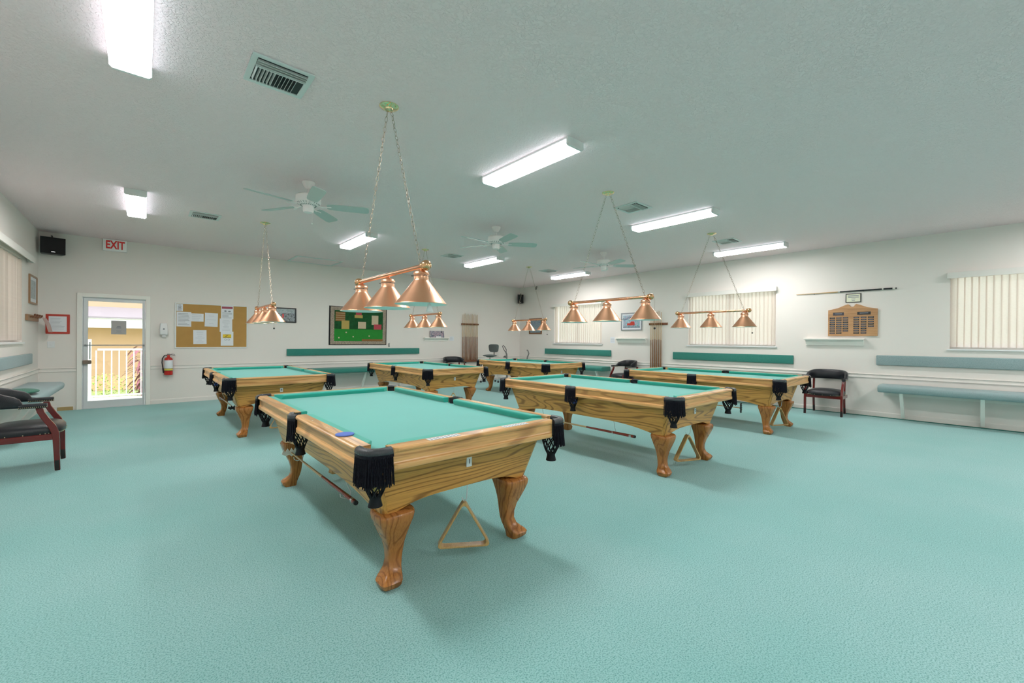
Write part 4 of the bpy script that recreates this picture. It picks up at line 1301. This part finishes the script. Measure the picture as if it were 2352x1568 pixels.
b = MB(); b.tube([(-0.18, 0.30, 0.04), (0.30, -0.13, 0.04)], 0.028, 8); b.tube([(-0.40, 0.06, 0.03), (0.02, 0.48, 0.03)], 0.028, 8); b.tube([(0.10, -0.33, 0.03), (0.48, 0.05, 0.03)], 0.028, 8); b.build('floor_frame', 'grey_metal', t, smooth=True)

# ------------------------------------------------------------------ things on the back wall (A)
def framed(name, label, cat, wall_, u, z, w, h, fw, fm, pm, depth=0.022, mat_w=0.0, mat_m='paper', group=None):
    t = wall_thing(name, label, cat, wall_, u, z, group)
    b = MB()
    for x0, x1, z0, z1 in ((-w/2, w/2, h/2-fw, h/2), (-w/2, w/2, -h/2, -h/2+fw), (-w/2, -w/2+fw, -h/2+fw, h/2-fw), (w/2-fw, w/2, -h/2+fw, h/2-fw)):
        b.box(x0, x1, -depth, -0.001, z0, z1)
    b.build('frame', fm, t, bevel=0.002, seg=1)
    if mat_w:
        b = MB(); b.box(-w/2+fw, w/2-fw, -0.008, -0.001, -h/2+fw, h/2-fw); b.build('mat_board', mat_m, t)
    a = fw+mat_w
    b = MB(); b.box(-w/2+a, w/2-a, -0.0095, -0.0015 if not mat_w else -0.0082, -h/2+a, h/2-a)
    return t, b, (w/2-a, h/2-a)

# exit sign
t = wall_thing('exit_sign', 'white exit sign with red letters above the glass door', 'sign', 'A', -0.408, 3.015)
b = MB(); b.box(-0.163, 0.163, -0.055, -0.001, -0.108, 0.108); b.build('sign_box', 'sign_white', t, bevel=0.005)
text('exit_lettering', 'EXIT', 0.205, 'exit_red', t, (0.005, -0.0565, 0.0), depth=0.001, sx=0.62, bold=0.006)
# speakers
def speaker(loc, rz, tilt, label, w, h, d):
    t = thing('speaker', label, 'speaker', loc, rz, 'black wall speakers')
    b = MB(); b.prism([(-w/2, 0), (w/2, 0), (w/2*0.82, d), (-w/2*0.82, d)], -h/2, h/2); c = b.build('cabinet', 'black_plastic', t, bevel=0.006)
    b = MB(); b.box(-w/2+0.008, w/2-0.008, -0.006, 0.0, -h/2+0.008, h/2-0.008); b.build('grille', 'black_cloth', t, bevel=0.002, seg=1)
    b = MB(); b.box(-0.022, 0.022, -0.0075, -0.006, -h/2+0.030, -h/2+0.040); b.build('badge', 'chrome', t)
    b = MB(); b.tube([(0, d*0.6, h/2), (0, d*0.8, h/2+0.04), (0, d+0.035, h/2+0.05)], 0.010, 8); b.build('bracket', 'black_plastic', t, smooth=True)
    t.rotation_euler = (tilt, 0, rz)
    return t
speaker((-1.17, 10.60, 2.865), math.radians(12), 0.0, 'wide black speaker high in the left corner above the red notice', 0.30, 0.285, 0.16)
speaker((9.66, 10.60, 2.72), math.radians(-40), 0.0, 'small black speaker high in the far corner of the room', 0.20, 0.30, 0.15)
# red notice, tilted
t, b, (iw, ih) = framed('red_framed_notice', 'red framed notice on the back wall left of the glass door', 'notice', 'A', -1.135, 1.53, 0.29, 0.345, 0.036, 'red_paint', 'paper', 0.012)
b.mi = 1; lines(b, -iw+0.02, iw-0.02, -ih+0.04, ih-0.03, 9, -0.0095, 0.006, 4); b.build('page', ['paper', 'ink_soft'], t)
# switch plate
t = wall_thing('light_switch', 'white light switch plate below the red notice', 'switch', 'A', -1.215, 1.17)
b = MB(); b.box(-0.045, 0.045, -0.007, -0.001, -0.055, 0.055); b.build('plate', 'white_plastic', t, bevel=0.003); b = MB(); b.box(-0.012, 0.012, -0.013, -0.007, -0.022, 0.022); b.build('rocker', 'white_plastic', t, bevel=0.002)
# soap / sanitizer dispenser
t = wall_thing('soap_dispenser', 'white wall dispenser between the door and the cork board', 'dispenser', 'A', 0.300, 1.475)
b = MB(); b.loft([[(-0.060, -0.001, -0.125), (0.060, -0.001, -0.125), (0.060, -0.10, -0.115), (-0.060, -0.10, -0.115)], [(-0.062, -0.001, 0.0), (0.062, -0.001, 0.0), (0.062, -0.11, 0.0), (-0.062, -0.11, 0.0)], [(-0.052, -0.001, 0.122), (0.052, -0.001, 0.122), (0.048, -0.07, 0.118), (-0.048, -0.07, 0.118)]])
b.build('body', 'white_plastic', t, bevel=0.012, seg=3, smooth=True)
b = MB(); b.lathe([(0.015, -0.1155), (0.015, -0.108)], 16, (0, 0, 0.0), 'y'); b.build('sight_window', 'ink', t, smooth=True)
b = MB(); b.box(-0.03, 0.03, -0.100, -0.03, -0.150, -0.122); b.build('nozzle_guard', 'white_plastic', t, bevel=0.006)
# fire extinguisher
t = wall_thing('fire_extinguisher', 'red fire extinguisher with white and yellow label on the back wall', 'fire extinguisher', 'A', 0.375, 0.565)
b = MB(); b.lathe([(0.055, 0.0), (0.066, 0.006), (0.068, 0.02), (0.068, 0.29), (0.062, 0.325), (0.040, 0.350), (0.022, 0.358), (0.020, 0.375)], 28, (0, -0.085, 0)); b.build('cylinder', 'extinguisher_red', t, smooth=True)
def band(z0, z1, m, a0, a1, name, r=0.0688):
    b = MB(); r1 = []; r2 = []; n = 16
    for i in range(n+1):
        a = math.radians(a0+(a1-a0)*i/n); r1.append((r*math.cos(a), -0.085+r*math.sin(a), z0)); r2.append((r*math.cos(a), -0.085+r*math.sin(a), z1))
    b.loft([r1, r2], cap=False, closed=False); return b.build(name, m, t, smooth=True)
band(0.135, 0.295, 'paper', -165, -15, 'white_label'); band(0.095, 0.130, 'label_yellow', -165, -15, 'yellow_label'); band(0.083, 0.093, 'ink_black', -165, -15, 'black_stripe', 0.0690); band(0.130, 0.136, 'ink_black', -165, -15, 'black_stripe', 0.0690)
b = MB(); b.box(-0.022, 0.022, -0.105, -0.065, 0.372, 0.400); b.build('valve', 'red_paint', t, bevel=0.004)
b = MB(); b.tube([(-0.01, -0.085, 0.395), (0.05, -0.095, 0.402), (0.105, -0.10, 0.378)], 0.006, 6); b.tube([(0.0, -0.085, 0.405), (0.06, -0.095, 0.418), (0.10, -0.10, 0.405)], 0.005, 6); b.build('handle', 'grey_metal', t, smooth=True)
b = MB(); b.tube([(-0.02, -0.085, 0.395), (-0.06, -0.09, 0.392), (-0.095, -0.09, 0.33), (-0.100, -0.09, 0.25), (-0.085, -0.09, 0.14), (-0.072, -0.09, 0.05)], 0.009, 8); b.tube([(-0.085, -0.09, 0.14), (-0.074, -0.09, 0.045)], 0.013, 8); b.build('hose', 'rubber', t, smooth=True)
b = MB(); b.box(-0.02, 0.02, -0.03, -0.001, 0.12, 0.42); b.build('bracket', 'grey_metal', t)
# cork board and papers
t = wall_thing('cork_board', 'large cork notice board with white frame on the back wall', 'notice board', 'A', 1.100, 1.555)
W2, H2 = 0.628, 0.462
b = MB()
for x0, x1, z0, z1 in ((-W2, W2, H2-0.022, H2), (-W2, W2, -H2, -H2+0.022), (-W2, -W2+0.022, -H2+0.022, H2-0.022), (W2-0.022, W2, -H2+0.022, H2-0.022)): b.box(x0, x1, -0.018, -0.001, z0, z1)
b.build('frame', 'white_metal', t, bevel=0.002, seg=1)
b = MB(); b.box(-W2+0.022, W2-0.022, -0.010, -0.001, -H2+0.022, H2-0.022); b.build('cork_panel', 'cork', t)
def sheet(x0, x1, z0, z1, label, mat='paper', n=8, ink='ink_soft', seed=1, rot=0.0, th=0.006, off=0.0105, cat='paper', cen=False, extra=None):
    b = MB(); w, h = (x1-x0)/2, (z1-z0)/2
    b.box(-w, w, -0.0012, 0, -h, h); b.mi = 1
    if n: lines(b, -w*0.8, w*0.8, -h*0.85, h*0.85, n, -0.0012, th, seed, cen)
    mats = [mat, ink]
    if extra: mats += extra(b, w, h)
    o = b.build('paper_sheet', mats)
    o.location = ((x0+x1)/2, YB-off, (z0+z1)/2); o.rotation_euler = (0, rot, 0)
    return tag(o, label, cat, 'papers on the cork board')
sheet(0.497, 0.600, 1.845, 1.990, 'small lettered card in the top left corner of the cork board', n=5, ink='ink', th=0.012, seed=3, cen=True)
sheet(0.500, 0.735, 1.535, 1.835, 'printed letter at the left of the cork board', n=9, ink='ink', seed=5, th=0.007)
sheet(0.725, 0.940, 1.645, 1.810, 'landscape page overlapping the letter on the cork board', n=4, seed=6, off=0.0095)
sheet(0.960, 1.185, 1.545, 1.830, 'nearly blank page in the middle of the cork board', n=3, seed=8, rot=0.02, cen=True)
sheet(0.770, 0.992, 1.180, 1.468, 'page pinned alone low on the cork board', n=6, seed=9, rot=-0.01, cen=True)
def ex1(b, w, h):
    b.mi = 2; b.box(-w*0.88, w*0.88, -0.0018, -0.0012, h*0.48, h*0.80)
    b.mi = 1; b.sphere((-w*0.3, -0.0014, h*0.15), 0.016, 8, 6, (1.4, 0.02, 1)); b.sphere((w*0.35, -0.0014, h*0.12), 0.016, 8, 6, (1.6, 0.02, 0.8))
    return ['poster_red']
sheet(1.240, 1.462, 1.715, 2.010, 'poster with a red headline at the top right of the cork board', n=0, ink='ink', seed=2, extra=lambda b, w, h: (lines(b, -w*0.8, w*0.8, -h*0.9, -h*0.05, 5, -0.0012, 0.007, 2), ex1(b, w, h))[1])
sheet(1.218, 1.442, 1.438, 1.722, 'list page between the red headline poster and the yellow notice', n=9, seed=12, off=0.0118, cen=True)
def ex2(b, w, h):
    b.mi = 2; b.box(-w*0.68, w*0.66, -0.0018, -0.0012, h*0.10, h*0.62)
    b.mi = 3; b.prism([(-w*0.35, h*0.30), (w*0.05, h*0.48), (w*0.12, h*0.44), (-w*0.28, h*0.25)], -0.0024, -0.0018, 'xzy')
    b.box(-w*0.35, w*0.35, -0.0022, -0.0018, h*0.53, h*0.57); b.box(-w*0.58, w*0.55, -0.0022, -0.0018, h*0.14, h*0.19)
    for s in (-1, 1): b.ring([(s*0.028+0.016*math.cos(q*PI/6), -0.0016, -h*0.14+0.016*math.sin(q*PI/6)) for q in range(12)], 0.002, 4)
    return ['notice_yellow', 'ink_black']
sheet(1.238, 1.464, 1.145, 1.445, 'white page with a yellow warning notice at the bottom right of the cork board', n=0, seed=13, extra=ex2)
# door sign on the glass
o = MB(); o.box(-0.105, 0.105, -0.003, 0, -0.128, 0.128); o.mi = 1; lines(o, -0.05, 0.05, -0.02, 0.03, 2, -0.003, 0.014, 3, True); lines(o, -0.07, 0.07, -0.10, -0.05, 3, -0.003, 0.004, 4, True)
o = o.build('door_sign', ['paper_grey', 'ink']); o.location = (-0.352, YB+0.0345, 1.49); tag(o, 'grey paper sign stuck on the glass door', 'sign')
# framed crowd photo
t, b, (iw, ih) = framed('framed_photo', 'black framed crowd photograph behind the left copper lamp', 'picture', 'A', 2.425, 1.85, 0.57, 0.345, 0.028, 'dark_frame', 'photo_crowd', group='framed pictures')
b.mi = 1; b.box(-iw, iw, -0.0100, -0.0095, ih*0.35, ih); b.mi = 2; b.box(-0.01, 0.02, -0.0102, -0.0095, -0.06, 0.03); b.build('photo', ['photo_crowd', 'photo_sky', 'exit_red'], t)
# tapestry: plain green billiard-green hanging of the same size and colours
t = wall_thing('tapestry', 'green fabric wall hanging with patterned border and black edge', 'tapestry', 'A', 4.212, 1.645)
b = MB(); tw, thh = 0.752, 0.490
n = 24
pts = []
for i in range(n+1):
    u = i/n; x = -tw+2*tw*u; sag = -0.014*math.sin(u*PI); bx = x*(1.0+0.0)-0.014
    pts.append((x, bx, sag))
def strip(x0f, x1f, z0f, z1f, y, mi):
    b.mi = mi; r0, r1 = [], []
    for i in range(n+1):
        u = x0f+(x1f-x0f)*i/n; x = -tw+2*tw*u; sag = -0.012*math.sin(u*PI)
        r0.append((x-0.010*(1-z0f), y-0.004*math.sin(u*9), -thh+2*thh*z0f+sag*z0f)); r1.append((x-0.010*(1-z1f), y-0.004*math.sin(u*9), -thh+2*thh*z1f+sag*z1f))
    b.loft([r0, r1], cap=False, closed=False)
strip(0, 1, 0, 1, -0.010, 0)
b.build('black_edge', 'black_cloth', t, smooth=True)
b = MB(); strip(0.022, 0.985, 0.02, 0.985, -0.0125, 0); b.build('patterned_border', 'tapestry_border', t, smooth=True)
b = MB(); strip(0.085, 0.925, 0.10, 0.90, -0.015, 0); strip(0.085, 0.925, 0.42, 0.90, -0.0165, 1)
strip(0.10, 0.26, 0.62, 0.86, -0.018, 4)
for i in range(4): strip(0.10, 0.26, 0.655+0.055*i, 0.663+0.055*i, -0.019, 3)
strip(0.20, 0.33, 0.42, 0.64, -0.019, 2); strip(0.42, 0.56, 0.72, 0.80, -0.018, 2); strip(0.44, 0.54, 0.80, 0.86, -0.0185, 5)
strip(0.48, 0.62, 0.44, 0.62, -0.0195, 3); strip(0.72, 0.84, 0.55, 0.80, -0.019, 3); strip(0.76, 0.90, 0.42, 0.56, -0.020, 5); strip(0.55, 0.925, 0.10, 0.155, -0.019, 4)
for x, z in ((0.16, 0.19), (0.28, 0.33), (0.40, 0.22), (0.68, 0.24)): strip(x-0.011, x+0.011, z-0.016, z+0.016, -0.019, 3)
b.build('woven_picture', ['tapestry_green', 'tapestry_dark', 'tapestry_gold', 'tapestry_cream', 'tapestry_brown', 'tapestry_red'], t, smooth=True)
# small wall hook right of the tapestry
t = wall_thing('wall_hook', 'small grey hook on the back wall right of the tapestry', 'hook', 'A', 5.035, 1.15)
b = MB(); b.box(-0.016, 0.016, -0.006, -0.001, -0.05, 0.05); b.build('hook_plate', 'grey_metal', t); b = MB(); b.tube([(0, -0.004, 0.03), (0, -0.04, 0.035), (0, -0.045, 0.06)], 0.006, 6); b.tube([(0, -0.004, -0.03), (0, -0.03, -0.045), (0, -0.04, -0.02)], 0.006, 6); b.build('prong', 'chrome', t, smooth=True)
# shelves
def shelf(wall_, u, w, ztop, label, h=0.10):
    t = wall_thing('wall_shelf', label, 'shelf', wall_, u, ztop, 'white wall shelves')
    b = MB(); b.box(-w/2, w/2, -0.105, -0.001, -0.022, 0.0); b.build('shelf_board', 'trim_white', t, bevel=0.003)
    b = MB(); b.prism([(-0.001, -0.022), (-0.080, -0.022), (-0.070, -0.034), (-0.050, -0.045), (-0.030, -0.065), (-0.020, -h+0.012), (-0.022, -h), (-0.001, -h)], -w/2+0.02, w/2-0.02, 'yzx'); b.build('moulding', 'trim_white', t)
shelf('A', 6.505, 0.84, 1.370, 'white wall shelf holding a small photo, left of the dozen-cue rack')
shelf('B', 6.38, 0.93, 1.392, 'empty white wall shelf below the red car picture', 0.13)
shelf('B', 1.98, 0.93, 1.392, 'empty white wall shelf below the oak plaque', 0.13)
t = thing('small_photo', 'small unframed photo leaning on the white shelf at the back wall', 'photo', (6.52, YB-0.055, 1.3715), 0)
b = MB(); b.box(-0.235, 0.235, -0.006, 0.0, 0, 0.195); b.mi = 1; b.box(-0.045, 0.13, -0.007, -0.006, 0.0, 0.04); o = b.build('print', ['photo_group', 'paper'], t); o.rotation_euler = (-0.12, 0, 0)
t = wall_thing('price_card', 'small white printed card right of the shelf on the back wall', 'card', 'A', 7.055, 1.345)
b = MB(); b.box(-0.075, 0.075, -0.002, -0.001, -0.065, 0.065); b.mi = 1; lines(b, -0.06, 0.06, -0.05, 0.05, 4, -0.002, 0.009, 3); b.build('card', ['paper', 'ink_soft'], t)
t = wall_thing('wall_card', 'small white printed card left of the shelf on the right wall', 'card', 'B', 6.985, 1.335)
b = MB(); b.box(-0.075, 0.075, -0.002, -0.001, -0.085, 0.085); b.mi = 1; lines(b, -0.06, 0.06, -0.06, 0.06, 4, -0.002, 0.010, 5); b.build('card', ['paper', 'ink_soft'], t)

# ------------------------------------------------------------------ things on the right wall (B)
t, b, (iw, ih) = framed('framed_print', 'brown framed print with rounded corners behind the farthest copper lamp', 'picture', 'B', 10.06, 1.785, 0.60, 0.52, 0.045, 'brown_frame', 'photo_cool', group='framed pictures')
b.build('print', 'photo_cool', t)
t, b, (iw, ih) = framed('car_picture', 'blue framed picture of a red car and palm trees on the right wall', 'picture', 'B', 6.385, 1.838, 0.64, 0.475, 0.024, 'grey_line', 'art_sky', mat_w=0.040, group='framed pictures')
b.mi = 1; b.box(-0.13, 0.10, -0.0108, -0.0095, -0.105, -0.045); b.prism([(-0.04, -0.045), (0.10, -0.045), (0.08, 0.0), (-0.01, 0.0)], -0.0108, -0.0095, 'xzy')
b.mi = 2; b.sphere((-0.085, -0.0105, -0.11), 0.022, 12, 6, (1, 0.06, 1)); b.sphere((0.06, -0.0105, -0.11), 0.022, 12, 6, (1, 0.06, 1)); b.box(-iw, iw, -0.0100, -0.0095, -ih, -ih+0.045)
for px, pz in ((-0.20, 0.06), (-0.05, 0.09)):
    b.prism([(px-0.006, -ih), (px+0.006, -ih), (px+0.010, pz), (px, pz)], -0.0102, -0.0095, 'xzy')
    for a in (20, 60, 100, 140, 175, -10):
        a = math.radians(a); c = Vector((px, 0, pz)); d = Vector((math.cos(a), 0, math.sin(a)*0.6)); b.prism([(c.x, c.z-0.006), (c.x+d.x*0.09, c.z+d.z*0.09-0.012), (c.x+d.x*0.07, c.z+d.z*0.07+0.016), (c.x, c.z+0.006)], -0.0104, -0.0098, 'xzy')
b.build('painting', ['art_sky', 'red_paint', 'photo_cool'], t)
# oak plaque
t = wall_thing('award_plaque', 'oak award plaque with rows of small engraved plates on the right wall', 'plaque', 'B', 1.707, 1.44)
top = [(0.360, 0.0), (0.360, 0.487), (0.315, 0.497), (0.215, 0.520), (0.10, 0.575), (0.060, 0.588), (0.042, 0.575), (0.028, 0.545), (0.0, 0.535)]
poly = top+[(-x, z) for x, z in reversed(top[:-1])]
b = MB(); b.prism(poly, -0.026, -0.001, 'xzy'); b.build('board', 'oak_plaque', t)
def plate(x0, x1, z0, z1, i):
    b = MB(); b.box(x0, x1, -0.0285, -0.026, z0, z1); b.mi = 1
    b.box(x0+(x1-x0)*0.18, x1-(x1-x0)*0.18, -0.0289, -0.0285, z0+(z1-z0)*0.45, z0+(z1-z0)*0.68)
    o = b.build('engraved_plate', ['plate_metal', 'ink'] if i % 3 else ['cue_black', 'ink'], t)
plate(-0.285, -0.120, 0.385, 0.440, 1); plate(0.075, 0.265, 0.385, 0.440, 3)
i = 0
for col, rows in ((-0.335, 8), (-0.235, 8), (-0.137, 7), (0.022, 8), (0.125, 8), (0.228, 5)):
    for r in range(rows):
        z = 0.350-0.0405*r; plate(col, col+0.082, z-0.026, z, i); i += 1
t, b, (iw, ih) = framed('small_framed_sign', 'small framed cream sign between the wall cue and the oak plaque', 'sign', 'B', 1.694, 2.140, 0.225, 0.165, 0.012, 'dark_frame', 'paper_cream', 0.014)
b.mi = 1; lines(b, -iw*0.85, iw*0.85, 0.0, ih*0.75, 2, -0.0095, 0.014, 2, True); lines(b, -iw*0.55, iw*0.55, -ih*0.8, -0.005, 2, -0.0095, 0.010, 7, True); b.build('page', ['paper_cream', 'ink'], t)
# wall sensor in the far corner
t = wall_thing('wall_sensor', 'small dark sensor on a stem high on the right wall', 'sensor', 'B', 10.0, 3.06)
b = MB(); b.tube([(0, -0.001, 0.03), (0, -0.05, 0.03), (0, -0.06, 0.0)], 0.012, 8); b.build('stem', 'black_plastic', t, smooth=True); b = MB(); b.sphere((0, -0.06, -0.035), 0.034, 12, 8); b.build('head', 'grey_metal', t, smooth=True)

# ------------------------------------------------------------------ things on the left wall
t, b, (iw, ih) = framed('tall_print', 'tall wooden framed print on the left wall beside the blind', 'picture', 'L', 10.295, 2.065, 0.61, 0.465, 0.030, 'tan_frame', 'paper', group='framed pictures')
b.mi = 1; b.box(-iw+0.06, iw-0.06, -0.0105, -0.0095, -ih+0.06, ih-0.05); b.build('print', ['paper', 'photo_sky'], t)
t = wall_thing('coat_rack', 'carved wooden coat hook rack on the left wall near the corner', 'coat rack', 'L', 10.20, 1.605)
b = MB(); b.box(-0.44, 0.44, -0.030, -0.001, -0.048, 0.048); b.build('board', 'tan_frame', t, bevel=0.004)
for i in range(4):
    b = MB(); x = -0.30+0.19*i; b.tube([(x, -0.030, 0.01), (x, -0.075, 0.015), (x, -0.085, 0.04)], 0.010, 8); b.sphere((x, -0.087, 0.045), 0.016, 10, 6); b.build('peg', 'rack_wood', t, smooth=True)
b = MB(); b.loft([[(-0.05, -0.03, 0.02), (0.05, -0.03, 0.02), (0.05, -0.06, 0.02), (-0.05, -0.06, 0.02)], [(-0.06, -0.08, 0.0), (0.06, -0.08, 0.0), (0.06, -0.12, -0.01), (-0.06, -0.12, -0.01)], [(-0.055, -0.12, -0.10), (0.065, -0.12, -0.10), (0.065, -0.16, -0.10), (-0.055, -0.16, -0.10)], [(-0.05, -0.15, -0.24), (0.06, -0.15, -0.24), (0.06, -0.19, -0.24), (-0.05, -0.19, -0.24)]])
o = b.build('hanging_cloth', 'pink_glove', bevel=0.008, smooth=True); place_on_wall(o, 'L', 10.60, 1.625); tag(o, 'pale pink cloth hanging at the end of the coat rack', 'cloth')
